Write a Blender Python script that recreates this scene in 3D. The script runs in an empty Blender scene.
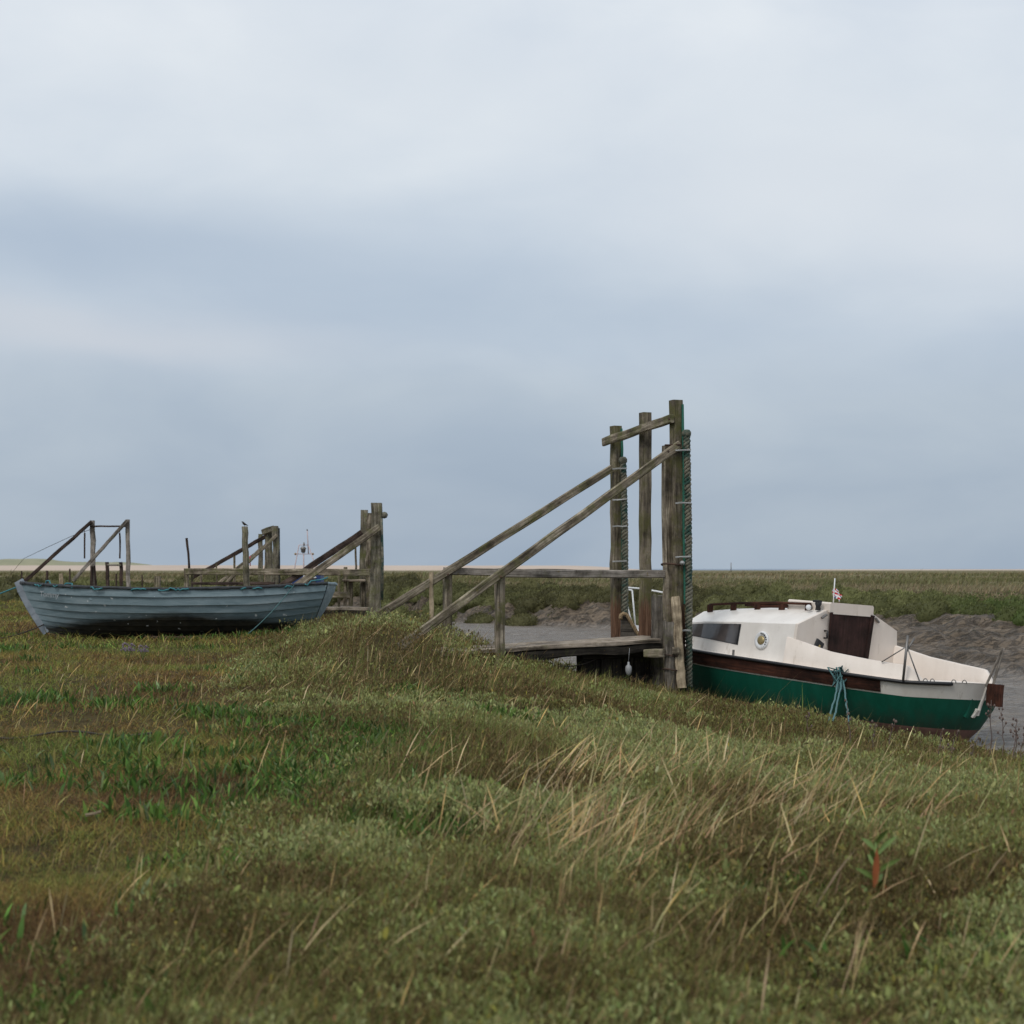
import bpy, math, random
import numpy as np
from mathutils import Vector, Matrix, Euler

RNG = np.random.default_rng(11)
random.seed(5)
SC = bpy.context.scene
COL = SC.collection
R = math.radians
F = 1493.0          # focal length in picture widths*1024 (35 mm lens, 24 mm frame)
H = 1.4             # eye height

def P(px, py, d):   # a direction of view turned into a real point d metres away
    return Vector(((px - 512) / F * d, d, H - (py - 569) / F * d))

# ------------------------------------------------------------------ bookkeeping
def tag(o, label=None, cat=None, group=None, kind=None):
    if label: o['label'] = label
    if cat: o['category'] = cat
    if group: o['group'] = group
    if kind: o['kind'] = kind
    return o

def empty(name, loc, rot=(0, 0, 0)):
    o = bpy.data.objects.new(name, None)
    COL.objects.link(o)
    o.location = loc
    o.rotation_euler = rot
    o.empty_display_size = 0.2
    return o

def copy_tree(o, parent=None):
    c = o.copy()
    COL.objects.link(c)
    if parent is not None:
        c.parent = parent
    for ch in [x for x in o.children]:
        copy_tree(ch, c)
    return c

# ------------------------------------------------------------------ noise
def _hash(ix, iy, seed):
    n = (ix.astype(np.int64) * 374761393 + iy.astype(np.int64) * 668265263 + seed * 982451653) & 0x7fffffff
    n = ((n ^ (n >> 13)) * 1274126177) & 0x7fffffff
    n = (n ^ (n >> 16)) & 0x7fffffff
    return (n % 100003) / 100003.0

def vnoise(x, y, seed=0):
    x = np.asarray(x, float); y = np.asarray(y, float)
    ix = np.floor(x); iy = np.floor(y)
    fx = x - ix; fy = y - iy
    fx = fx * fx * (3 - 2 * fx); fy = fy * fy * (3 - 2 * fy)
    a = _hash(ix, iy, seed); b = _hash(ix + 1, iy, seed)
    c = _hash(ix, iy + 1, seed); d = _hash(ix + 1, iy + 1, seed)
    return (a * (1 - fx) + b * fx) * (1 - fy) + (c * (1 - fx) + d * fx) * fy

def fbm(x, y, seed=0, octv=4):
    s = 0; amp = 0.5; tot = 0; x = np.asarray(x, float); y = np.asarray(y, float)
    for i in range(octv):
        s = s + amp * vnoise(x * 2 ** i + i * 17.3, y * 2 ** i - i * 9.1, seed + i)
        tot += amp; amp *= 0.5
    return s / tot

def sstep(a, b, x):
    t = np.clip((x - a) / (b - a), 0, 1)
    return t * t * (3 - 2 * t)

# ------------------------------------------------------------------ materials
def new_mat(name):
    m = bpy.data.materials.new(name)
    m.use_nodes = True
    nt = m.node_tree
    return m, nt, nt.nodes['Principled BSDF'], nt.nodes, nt.links

def ramp(nodes, stops):
    r = nodes.new('ShaderNodeValToRGB')
    el = r.color_ramp.elements
    while len(el) < len(stops): el.new(0.5)
    for e, (p, c) in zip(el, stops):
        e.position = p
        e.color = (c[0], c[1], c[2], 1) if len(c) == 3 else c
    return r

def noise_node(nodes, links, vec, scale, detail=4, rough=0.55, dist=0.0):
    n = nodes.new('ShaderNodeTexNoise')
    n.inputs['Scale'].default_value = scale
    n.inputs['Detail'].default_value = detail
    n.inputs['Roughness'].default_value = rough
    n.inputs['Distortion'].default_value = dist
    if vec is not None: links.new(vec, n.inputs['Vector'])
    return n

def mixc(nodes, links, fac, a, b, mode='MIX'):
    m = nodes.new('ShaderNodeMix'); m.data_type = 'RGBA'; m.blend_type = mode
    for sock, v in ((m.inputs[0], fac), (m.inputs[6], a), (m.inputs[7], b)):
        if hasattr(v, 'is_linked') or isinstance(v, bpy.types.NodeSocket): links.new(v, sock)
        elif isinstance(v, (int, float)): sock.default_value = v
        else: sock.default_value = (v[0], v[1], v[2], 1)
    return m.outputs[2]

def math_node(nodes, links, op, a, b=None):
    m = nodes.new('ShaderNodeMath'); m.operation = op
    for i, v in enumerate((a, b)):
        if v is None: continue
        if isinstance(v, bpy.types.NodeSocket): links.new(v, m.inputs[i])
        else: m.inputs[i].default_value = v
    return m.outputs[0]

def bump(nodes, links, h, strength, dist, bs):
    b = nodes.new('ShaderNodeBump')
    b.inputs['Strength'].default_value = strength
    b.inputs['Distance'].default_value = dist
    links.new(h, b.inputs['Height'])
    links.new(b.outputs['Normal'], bs.inputs['Normal'])

def worn(name, c1, c2, rough=0.6, scale=6, stain=None, stain_at=(0.58, 0.7), stain_scale=3, bmp=0.15, metallic=0, stretch=(1, 1, 1), rough_var=0.15):
    """paint / metal / rope with uneven tone, and stains of their own shape"""
    m, nt, bs, N, L = new_mat(name)
    tc = N.new('ShaderNodeTexCoord')
    mp = N.new('ShaderNodeMapping'); mp.inputs['Scale'].default_value = stretch
    L.new(tc.outputs['Object'], mp.inputs['Vector'])
    n1 = noise_node(N, L, mp.outputs[0], scale, 6, 0.65)
    rp = ramp(N, [(0.3, c1), (0.7, c2)])
    L.new(n1.outputs[0], rp.inputs[0])
    col = rp.outputs[0]
    if stain is not None:
        n2 = noise_node(N, L, mp.outputs[0], stain_scale, 8, 0.7)
        r2 = ramp(N, [(stain_at[0], (0, 0, 0)), (stain_at[1], (1, 1, 1))])
        L.new(n2.outputs[0], r2.inputs[0])
        col = mixc(N, L, r2.outputs[0], col, stain)
    L.new(col, bs.inputs['Base Color'])
    bs.inputs['Metallic'].default_value = metallic
    rr = N.new('ShaderNodeMapRange')
    rr.inputs[3].default_value = max(0.05, rough - rough_var); rr.inputs[4].default_value = min(1, rough + rough_var)
    L.new(n1.outputs[0], rr.inputs[0]); L.new(rr.outputs[0], bs.inputs['Roughness'])
    if bmp:
        n3 = noise_node(N, L, mp.outputs[0], scale * 6, 4, 0.6)
        bump(N, L, n3.outputs[0], bmp, 0.01, bs)
    return m

def wood(name, dark, mid, pale, algae=0.0, algae_col=(0.10, 0.105, 0.03), rust=None, grain=1.0, scale=1.0):
    """weathered timber; the grain runs along the UV's first axis (metres)"""
    m, nt, bs, N, L = new_mat(name)
    uv = N.new('ShaderNodeUVMap'); tc = N.new('ShaderNodeTexCoord')
    mp = N.new('ShaderNodeMapping'); mp.inputs['Scale'].default_value = (1.6 * scale, 28 * scale, 1)
    L.new(uv.outputs[0], mp.inputs['Vector'])
    g = noise_node(N, L, mp.outputs[0], 1.0, 8, 0.7, 0.6)
    rp = ramp(N, [(0.34, dark), (0.49, mid), (0.64, pale)])
    L.new(g.outputs[0], rp.inputs[0])
    blot = noise_node(N, L, tc.outputs['Object'], 3.1, 6, 0.7)
    rb = ramp(N, [(0.36, (0.36, 0.34, 0.31)), (0.50, (0.9, 0.88, 0.85)), (0.64, (1.40, 1.37, 1.33))])
    L.new(blot.outputs[0], rb.inputs[0])
    col = mixc(N, L, 1.0, rp.outputs[0], rb.outputs[0], 'MULTIPLY')
    # splits and knots
    mp2 = N.new('ShaderNodeMapping'); mp2.inputs['Scale'].default_value = (1.1 * scale, 70 * scale, 1)
    L.new(uv.outputs[0], mp2.inputs['Vector'])
    ck = noise_node(N, L, mp2.outputs[0], 1.0, 3, 0.5, 1.2)
    rc = ramp(N, [(0.30, (1, 1, 1)), (0.36, (0, 0, 0))])
    L.new(ck.outputs[0], rc.inputs[0])
    col = mixc(N, L, rc.outputs[0], col, (0.018, 0.015, 0.012))
    if algae > 0:
        an = noise_node(N, L, tc.outputs['Object'], 4.5, 9, 0.72)
        ra = ramp(N, [(0.60 - 0.22 * algae, (0, 0, 0)), (0.78 - 0.22 * algae, (0.85, 0.85, 0.85))])
        L.new(an.outputs[0], ra.inputs[0])
        col = mixc(N, L, ra.outputs[0], col, algae_col)
        # yellow lichen specks
        ln = noise_node(N, L, tc.outputs['Object'], 23, 4, 0.6)
        rl = ramp(N, [(0.66, (0, 0, 0)), (0.70, (0.8, 0.8, 0.8))])
        L.new(ln.outputs[0], rl.inputs[0])
        col = mixc(N, L, rl.outputs[0], col, (0.17, 0.12, 0.025))
    if rust is not None:        # bare reddish wood below a ragged worn line (object height)
        sx = N.new('ShaderNodeSeparateXYZ'); L.new(tc.outputs['Object'], sx.inputs[0])
        hn = noise_node(N, L, mp.outputs[0], 0.6, 6, 0.7)
        hz = math_node(N, L, 'ADD', sx.outputs[2], math_node(N, L, 'MULTIPLY', math_node(N, L, 'SUBTRACT', hn.outputs[0], 0.5), 0.9))
        mr = N.new('ShaderNodeMapRange')
        mr.inputs[1].default_value = rust[0] - 0.08; mr.inputs[2].default_value = rust[0] + 0.08
        mr.inputs[3].default_value = 1; mr.inputs[4].default_value = 0
        L.new(hz, mr.inputs[0])
        rr2 = ramp(N, [(0.32, (0.035, 0.018, 0.012)), (0.5, (0.125, 0.064, 0.036)), (0.70, (0.30, 0.175, 0.11))])
        L.new(g.outputs[0], rr2.inputs[0])
        col = mixc(N, L, mr.outputs[0], col, rr2.outputs[0])
        wet = N.new('ShaderNodeMapRange'); wet.inputs[1].default_value = 0.02; wet.inputs[2].default_value = 0.14
        wet.inputs[3].default_value = 1; wet.inputs[4].default_value = 0
        L.new(hz, wet.inputs[0]); col = mixc(N, L, wet.outputs[0], col, (0.022, 0.018, 0.013))
    L.new(col, bs.inputs['Base Color'])
    bs.inputs['Roughness'].default_value = 0.85
    bs.inputs['Specular IOR Level'].default_value = 0.25
    hmix = math_node(N, L, 'SUBTRACT', g.outputs[0], math_node(N, L, 'MULTIPLY', rc.outputs[0], 0.7))
    bump(N, L, hmix, 0.55 * grain, 0.012, bs)
    return m

def plain(name, c, rough=0.5, metallic=0):
    return worn(name, tuple(x * 0.85 for x in c), tuple(min(1, x * 1.1) for x in c), rough, 9, bmp=0.06, metallic=metallic)

M = {}
M['old_wood'] = wood('weathered_timber', (0.05, 0.04, 0.029), (0.19, 0.158, 0.118), (0.41, 0.36, 0.285), 0.5)
M['post_wood'] = wood('algae_timber', (0.042, 0.034, 0.026), (0.14, 0.117, 0.088), (0.26, 0.225, 0.165), 0.72, algae_col=(0.105, 0.10, 0.034), rust=(0.62,))
M['pale_wood'] = wood('bleached_timber', (0.17, 0.13, 0.09), (0.36, 0.29, 0.20), (0.50, 0.42, 0.31), 0.0)
M['grey_wood'] = wood('grey_timber', (0.09, 0.08, 0.068), (0.22, 0.195, 0.172), (0.36, 0.33, 0.30), 0.25)
M['deck_wood'] = wood('deck_timber', (0.10, 0.08, 0.06), (0.27, 0.225, 0.18), (0.42, 0.36, 0.30), 0.10)
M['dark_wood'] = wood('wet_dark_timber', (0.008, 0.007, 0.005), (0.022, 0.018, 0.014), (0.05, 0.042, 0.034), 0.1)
M['pile_wood'] = wood('old_pile_timber', (0.03, 0.026, 0.021), (0.105, 0.092, 0.078), (0.20, 0.18, 0.155), 0.15, grain=1.6, scale=0.6)
M['brown_brace'] = wood('brown_timber', (0.018, 0.011, 0.009), (0.05, 0.033, 0.027), (0.11, 0.08, 0.068), 0.0)
M['far_post'] = wood('green_pile_timber', (0.055, 0.048, 0.036), (0.165, 0.148, 0.112), (0.29, 0.265, 0.21), 0.5)
M['varnish'] = wood('varnished_timber', (0.016, 0.006, 0.004), (0.042, 0.015, 0.009), (0.085, 0.032, 0.019), 0.0, grain=0.4)
M['door_wood'] = wood('dark_door_timber', (0.020, 0.009, 0.008), (0.030, 0.014, 0.012), (0.042, 0.02, 0.017), 0.0, grain=0.3)
M['rope'] = worn('old_rope', (0.06, 0.058, 0.042), (0.23, 0.21, 0.155), 0.9, 18, (0.018, 0.055, 0.042), (0.47, 0.58), 6, 0.4)
M['tan_rope'] = worn('tan_rope', (0.22, 0.15, 0.08), (0.40, 0.29, 0.17), 0.9, 30, bmp=0.5)
M['teal_rope'] = worn('teal_rope', (0.02, 0.12, 0.14), (0.05, 0.23, 0.26), 0.7, 30, bmp=0.3)
M['faded_rope'] = worn('faded_teal_rope', (0.035, 0.10, 0.105), (0.10, 0.21, 0.21), 0.8, 30, bmp=0.3)
M['green_strip'] = plain('green_netting', (0.014, 0.115, 0.075), 0.7)
M['dark_rope'] = plain('dark_rope', (0.05, 0.04, 0.032), 0.9)
M['tie'] = plain('galvanised_tie', (0.34, 0.34, 0.33), 0.5, 0.2)
M['iron'] = worn('rusty_iron', (0.03, 0.02, 0.016), (0.09, 0.045, 0.026), 0.75, 15, bmp=0.4)
M['white'] = worn('white_gelcoat', (0.70, 0.645, 0.59), (0.82, 0.77, 0.715), 0.35, 3, (0.40, 0.34, 0.27), (0.58, 0.80), 4, 0.03, stretch=(1.3, 1.3, .5))
M['cream'] = worn('cream_gelcoat', (0.66, 0.575, 0.50), (0.76, 0.675, 0.60), 0.42, 3, (0.38, 0.31, 0.23), (0.60, 0.82), 5, 0.03, stretch=(1.3, 1.3, .45))
M['black'] = plain('black_rubber', (0.012, 0.012, 0.014), 0.5)
M['glass'] = None
M['steel'] = plain('dull_steel', (0.20, 0.19, 0.18), 0.45, 0.7)
M['brass'] = plain('brass', (0.40, 0.31, 0.15), 0.4, 0.6)
M['white_tube'] = plain('white_tube', (0.72, 0.72, 0.72), 0.35)
M['red'] = plain('red_cloth', (0.50, 0.03, 0.035), 0.8)
M['blue'] = plain('blue_cloth', (0.02, 0.035, 0.18), 0.8)
M['wcloth'] = plain('white_cloth', (0.75, 0.75, 0.76), 0.8)
M['blue_paint'] = worn('blue_boat_paint', (0.012, 0.03, 0.11), (0.02, 0.05, 0.17), 0.45, 5, bmp=0.05)
M['pink'] = plain('pink_plastic', (0.75, 0.10, 0.16), 0.5)
M['float'] = plain('white_plastic_float', (0.30, 0.30, 0.305), 0.6)
M['bird'] = plain('dark_feathers', (0.03, 0.025, 0.024), 0.8)

def glass_mat():
    m, nt, bs, N, L = new_mat('dark_perspex')
    tc = N.new('ShaderNodeTexCoord')
    n = noise_node(N, L, tc.outputs['Object'], 2.5, 3)
    rp = ramp(N, [(0.4, (0.035, 0.034, 0.036)), (0.65, (0.10, 0.085, 0.08))])
    L.new(n.outputs[0], rp.inputs[0]); L.new(rp.outputs[0], bs.inputs['Base Color'])
    bs.inputs['Roughness'].default_value = 0.12
    bs.inputs['IOR'].default_value = 1.6
    return m
M['glass'] = glass_mat()

def green_hull_mat():
    m, nt, bs, N, L = new_mat('green_hull_paint')
    tc = N.new('ShaderNodeTexCoord')
    mp = N.new('ShaderNodeMapping'); mp.inputs['Scale'].default_value = (5, 5, 0.7)
    L.new(tc.outputs['Object'], mp.inputs['Vector'])
    n = noise_node(N, L, mp.outputs[0], 2.0, 7, 0.65)
    rp = ramp(N, [(0.3, (0.003, 0.070, 0.043)), (0.7, (0.006, 0.100, 0.064))])
    L.new(n.outputs[0], rp.inputs[0])
    n2 = noise_node(N, L, tc.outputs['Object'], 7, 8, 0.7)
    r2 = ramp(N, [(0.72, (0, 0, 0)), (0.76, (1, 1, 1))])
    L.new(n2.outputs[0], r2.inputs[0])
    c = mixc(N, L, r2.outputs[0], rp.outputs[0], (0.02, 0.035, 0.02))
    sz = N.new('ShaderNodeSeparateXYZ'); L.new(tc.outputs['Object'], sz.inputs[0])
    hm = math_node(N, L, 'ADD', sz.outputs[2], math_node(N, L, 'MULTIPLY', math_node(N, L, 'SUBTRACT', noise_node(N, L, mp.outputs[0], 1.3, 8, 0.72).outputs[0], 0.5), 0.75))
    m2 = N.new('ShaderNodeMapRange'); m2.inputs[1].default_value = .12; m2.inputs[2].default_value = .38; m2.inputs[3].default_value = .7; m2.inputs[4].default_value = 0
    L.new(hm, m2.inputs[0])
    c = mixc(N, L, m2.outputs[0], c, (0.035, 0.052, 0.038))
    L.new(c, bs.inputs['Base Color'])
    bs.inputs['Roughness'].default_value = 0.5
    bs.inputs['Specular IOR Level'].default_value = 0.3
    return m
M['green_hull'] = green_hull_mat()
M['antifoul'] = worn('red_antifoul', (0.16, 0.082, 0.066), (0.25, 0.14, 0.115), 0.85, 8, (0.07, 0.05, 0.035), (0.55, 0.7), 4, 0.3)
M['soiled_white'] = worn('soiled_white_gelcoat', (0.62, 0.575, 0.515), (0.77, 0.73, 0.67), 0.45, 4, (0.24, 0.19, 0.125), (0.56, 0.76), 6, 0.05, stretch=(1, 1, 0.5))

def clinker_mat():
    m, nt, bs, N, L = new_mat('faded_blue_planking')
    tc = N.new('ShaderNodeTexCoord'); sx = N.new('ShaderNodeSeparateXYZ')
    L.new(tc.outputs['Object'], sx.inputs[0])
    mp = N.new('ShaderNodeMapping'); mp.inputs['Scale'].default_value = (0.9, 1, 5)
    L.new(tc.outputs['Object'], mp.inputs['Vector'])
    n = noise_node(N, L, mp.outputs[0], 2.0, 8, 0.68)
    rp = ramp(N, [(0.30, (0.120, 0.178, 0.200)), (0.52, (0.205, 0.275, 0.305)), (0.75, (0.31, 0.375, 0.40))])
    L.new(n.outputs[0], rp.inputs[0])
    # tarred bottom, with the hull's underside shading put into the black; ragged edge
    n2 = noise_node(N, L, mp.outputs[0], 1.1, 6, 0.7)
    # the edge of the dark rises towards amidships
    xm = math_node(N, L, 'ABSOLUTE', math_node(N, L, 'SUBTRACT', sx.outputs[0], 2.5))
    h = math_node(N, L, 'ADD', sx.outputs[2], math_node(N, L, 'MULTIPLY', xm, 0.085))
    h = math_node(N, L, 'ADD', h, math_node(N, L, 'MULTIPLY', math_node(N, L, 'SUBTRACT', n2.outputs[0], 0.5), 0.22))
    mr = N.new('ShaderNodeMapRange'); mr.inputs[1].default_value = 0.43; mr.inputs[2].default_value = 0.55
    mr.inputs[3].default_value = 1; mr.inputs[4].default_value = 0
    L.new(h, mr.inputs[0])
    n4 = noise_node(N, L, tc.outputs['Object'], 6, 5, 0.6)
    rt = ramp(N, [(0.35, (0.010, 0.011, 0.010)), (0.72, (0.040, 0.036, 0.026))])
    L.new(n4.outputs[0], rt.inputs[0])
    c = mixc(N, L, mr.outputs[0], rp.outputs[0], rt.outputs[0])
    # droppings and flaked paint
    n3 = noise_node(N, L, tc.outputs['Object'], 9, 2, 0.5)
    r3 = ramp(N, [(0.70, (0, 0, 0)), (0.73, (1, 1, 1))])
    L.new(n3.outputs[0], r3.inputs[0])
    c = mixc(N, L, r3.outputs[0], c, (0.62, 0.64, 0.64))
    L.new(c, bs.inputs['Base Color'])
    bs.inputs['Roughness'].default_value = 0.6
    n5 = noise_node(N, L, mp.outputs[0], 9, 5, 0.6)
    bump(N, L, n5.outputs[0], 0.25, 0.01, bs)
    return m
M['clinker'] = clinker_mat()
M['stem_paint'] = worn('grey_blue_stem_paint', (0.17, 0.20, 0.23), (0.28, 0.31, 0.345), 0.6, 6, (0.10, 0.09, 0.09), (0.62, 0.72), 5, 0.15)
M['gunwale'] = worn('dark_gunwale', (0.016, 0.018, 0.022), (0.05, 0.055, 0.06), 0.7, 8, (0.25, 0.28, 0.29), (0.68, 0.74), 9, 0.2)
M['inside'] = worn('faded_inner_planking', (0.17, 0.25, 0.28), (0.28, 0.36, 0.39), 0.7, 6, bmp=0.2)

def leaf_mat(name, rough=0.65, trans=0.22):
    m, nt, bs, N, L = new_mat(name)
    a = N.new('ShaderNodeAttribute'); a.attribute_name = 'col'
    L.new(a.outputs['Color'], bs.inputs['Base Color'])
    bs.inputs['Roughness'].default_value = rough
    bs.inputs['Specular IOR Level'].default_value = 0.12
    t = N.new('ShaderNodeBsdfTranslucent'); L.new(a.outputs['Color'], t.inputs['Color'])
    mx = N.new('ShaderNodeMixShader'); mx.inputs[0].default_value = trans
    L.new(bs.outputs[0], mx.inputs[1]); L.new(t.outputs[0], mx.inputs[2])
    L.new(mx.outputs[0], N['Material Output'].inputs['Surface'])
    return m
M['leaf'] = leaf_mat('leaf'); M['blade'] = leaf_mat('grass_blade', 0.75, 0.18)

# ------------------------------------------------------------------ mesh builder
class MB:
    def __init__(s): s.v = []; s.f = []; s.uv = []; s.mi = []; s.sm = []
    def add(s, verts, faces, uvs=None, mi=0, smooth=False):
        b = len(s.v)
        s.v += [Vector(v) for v in verts]
        for k, f in enumerate(faces):
            s.f.append([b + i for i in f]); s.mi.append(mi); s.sm.append(smooth)
            if uvs is not None: s.uv.append(uvs[k])
            else: s.uv.append([(verts[i][0] + verts[i][2] * .1, verts[i][1] + verts[i][2]) for i in f])
    def beam(s, p0, p1, w, h, side=None, jit=0.004, ch=0.012, n=None, taper=1.0, mi=0, round_=False, bow=0.0, raggedtop=0.0):
        """sawn timber: w across 'side', h the other way; chamfered, a little crooked; round_ gives a pole"""
        p0 = Vector(p0); p1 = Vector(p1); d = (p1 - p0); Ln = d.length; d.normalize()
        if side is None: side = Vector((1, 0, 0)) if abs(d.x) < 0.75 else Vector((0, 1, 0))
        side = Vector(side); side = (side - d * side.dot(d)).normalized(); up = d.cross(side)
        n = n or max(3, int(Ln / 0.25) + 1)
        if round_:
            K = 10
            prof = [(math.cos(2 * math.pi * k / K) * w / 2, math.sin(2 * math.pi * k / K) * h / 2) for k in range(K)]
            prof = [(a * random.uniform(.92, 1.08), b * random.uniform(.92, 1.08)) for a, b in prof]
        else:
            c = min(ch, w * .3, h * .3); a, b = w / 2, h / 2
            prof = [(a - c, -b), (a, -b + c), (a, b - c), (a - c, b), (-a + c, b), (-a, b - c), (-a, -b + c), (-a + c, -b)]
        K = len(prof); per = [0]
        for k in range(K):
            q, r_ = prof[k], prof[(k + 1) % K]; per.append(per[-1] + math.hypot(q[0] - r_[0], q[1] - r_[1]))
        u0 = random.uniform(0, 50); v0 = random.uniform(0, 50)
        verts = []; ox = oy = 0
        bx, by = random.uniform(-bow, bow), random.uniform(-bow, bow)
        for i in range(n):
            t = i / (n - 1); c_ = p0 + d * Ln * t
            k_ = 1 + (taper - 1) * t
            sb = math.sin(math.pi * t)
            off = side * (random.gauss(0, jit) + bx * sb) + up * (random.gauss(0, jit) + by * sb)
            for (x, y) in prof:
                e = Vector((0, 0, 0))
                if raggedtop and i == n - 1: e = d * random.uniform(-raggedtop, raggedtop)
                verts.append(c_ + off + side * (x * k_ + random.gauss(0, jit * .5)) + up * (y * k_ + random.gauss(0, jit * .5)) + e)
        faces = []; uvs = []
        for i in range(n - 1):
            for k in range(K):
                a_, b_ = i * K + k, i * K + (k + 1) % K
                faces.append([a_, b_, b_ + K, a_ + K])
                ua, ub = u0 + Ln * i / (n - 1), u0 + Ln * (i + 1) / (n - 1)
                uvs.append([(ua, v0 + per[k]), (ua, v0 + per[k + 1]), (ub, v0 + per[k + 1]), (ub, v0 + per[k])])
        for base, rev in ((0, True), ((n - 1) * K, False)):
            f = [base + k for k in range(K)]
            u_ = [(u0 + prof[k][0] * .2, v0 + prof[k][1]) for k in range(K)]
            if rev: f.reverse(); u_.reverse()
            faces.append(f); uvs.append(u_)
        s.add(verts, faces, uvs, mi, smooth=round_)
    def box(s, lo, hi, mi=0, bev=0.006):
        lo = Vector(lo); hi = Vector(hi); c = (lo + hi) / 2
        s.beam((lo.x, c.y, c.z), (hi.x, c.y, c.z), hi.y - lo.y, hi.z - lo.z, side=(0, 1, 0), jit=0, ch=bev, n=2, mi=mi)
    def tube(s, pts, r, K=8, mi=0, closed=False, cap=True):
        pts = [Vector(p) for p in pts]; n = len(pts)
        rs = r if isinstance(r, (list, tuple)) else [r] * n
        T = []
        for i in range(n):
            a = pts[(i - 1) % n if closed else max(0, i - 1)]; b = pts[(i + 1) % n if closed else min(n - 1, i + 1)]
            t = (b - a); T.append(t.normalized() if t.length > 1e-9 else Vector((0, 0, 1)))
        ref = Vector((0, 0, 1)) if abs(T[0].z) < 0.9 else Vector((1, 0, 0))
        nn = (ref - T[0] * ref.dot(T[0])).normalized()
        verts = []
        for i in range(n):
            nn = (nn - T[i] * nn.dot(T[i]))
            nn = nn.normalized() if nn.length > 1e-6 else T[i].orthogonal().normalized()
            bb = T[i].cross(nn)
            for k in range(K):
                a = 2 * math.pi * k / K
                verts.append(pts[i] + (nn * math.cos(a) + bb * math.sin(a)) * rs[i])
        faces = []; uvs = []
        for i in range(n if closed else n - 1):
            j = (i + 1) % n
            for k in range(K):
                k2 = (k + 1) % K
                faces.append([i * K + k, i * K + k2, j * K + k2, j * K + k])
                uvs.append([(i * .05, k * .02), (i * .05, k * .02 + .02), (i * .05 + .05, k * .02 + .02), (i * .05 + .05, k * .02)])
        if cap and not closed:
            faces.append(list(range(K))[::-1]); uvs.append([(0, 0)] * K)
            faces.append([(n - 1) * K + k for k in range(K)]); uvs.append([(0, 0)] * K)
        s.add(verts, faces, uvs, mi, smooth=True)
    def lathe(s, c, prof, axis=(0, 0, 1), K=16, mi=0):
        axis = Vector(axis).normalized(); x = axis.orthogonal().normalized(); y = axis.cross(x); c = Vector(c)
        verts = []
        for (r, h) in prof:
            for k in range(K):
                a = 2 * math.pi * k / K
                verts.append(c + axis * h + (x * math.cos(a) + y * math.sin(a)) * r)
        faces = [[i * K + k, i * K + (k + 1) % K, (i + 1) * K + (k + 1) % K, (i + 1) * K + k] for i in range(len(prof) - 1) for k in range(K)]
        faces.append(list(range(K))[::-1]); faces.append([(len(prof) - 1) * K + k for k in range(K)])
        s.add(verts, faces, None, mi, smooth=True)
    def build(s, name, mats, parent=None, origin=None):
        """vertices are in world space when origin (the parent's place) is given, else in the parent's own space"""
        o_ = Vector(origin) if origin is not None else Vector((0, 0, 0))
        me = bpy.data.meshes.new(name)
        me.from_pydata([tuple(v - o_) for v in s.v], [], s.f)
        ul = me.uv_layers.new(name='UVMap')
        flat = [c for f in s.uv for p in f for c in p]
        ul.data.foreach_set('uv', flat)
        me.polygons.foreach_set('material_index', s.mi)
        me.polygons.foreach_set('use_smooth', s.sm)
        for m in (mats if isinstance(mats, (list, tuple)) else [mats]): me.materials.append(m)
        me.update()
        o = bpy.data.objects.new(name, me); COL.objects.link(o)
        if parent is not None: o.parent = parent
        elif origin is not None: o.location = o_
        return o

def part(name, mat, parent, fn, origin=None, label=None):
    b = MB(); fn(b); o = b.build(name, mat, parent, origin)
    if label: o['label'] = label
    return o

def rope_line(b, p0, p1, sag, r, n=24, K=6, mi=0, wob=0.0):
    p0 = Vector(p0); p1 = Vector(p1)
    pts = []
    for i in range(n + 1):
        t = i / n
        q = p0.lerp(p1, t); q.z -= sag * 4 * t * (1 - t)
        q += Vector((random.gauss(0, wob), random.gauss(0, wob), random.gauss(0, wob)))
        pts.append(q)
    b.tube(pts, r, K, mi)

def laid_rope(b, pts, R0, rs, pitch=0.16, strands=3, step=0.018, K=5):
    """three-strand laid rope along a polyline"""
    pts = [Vector(p) for p in pts]
    cum = [0]
    for a, c in zip(pts, pts[1:]): cum.append(cum[-1] + (c - a).length)
    n = int(cum[-1] / step); path = []
    for i in range(n + 1):
        d = cum[-1] * i / n; k = 0
        while k < len(cum) - 2 and cum[k + 1] < d: k += 1
        t = (d - cum[k]) / max(1e-9, cum[k + 1] - cum[k]); path.append((pts[k].lerp(pts[k + 1], t), (pts[k + 1] - pts[k]).normalized(), d))
    for s_ in range(strands):
        q = []
        for p, t, d in path:
            ref = Vector((1, 0, 0)) if abs(t.x) < .8 else Vector((0, 1, 0))
            u = (ref - t * ref.dot(t)).normalized(); v = t.cross(u)
            a = 2 * math.pi * (d / pitch + s_ / strands + .35 * float(vnoise(d * 2.1, .7, 9)))
            q.append(p + (u * math.cos(a) + v * math.sin(a)) * R0)
        b.tube(q, [rs * (.82 + .36 * vnoise(i * .16 + s_ * 9.1, 2.2, 5)) for i in range(len(q))], K)

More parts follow.
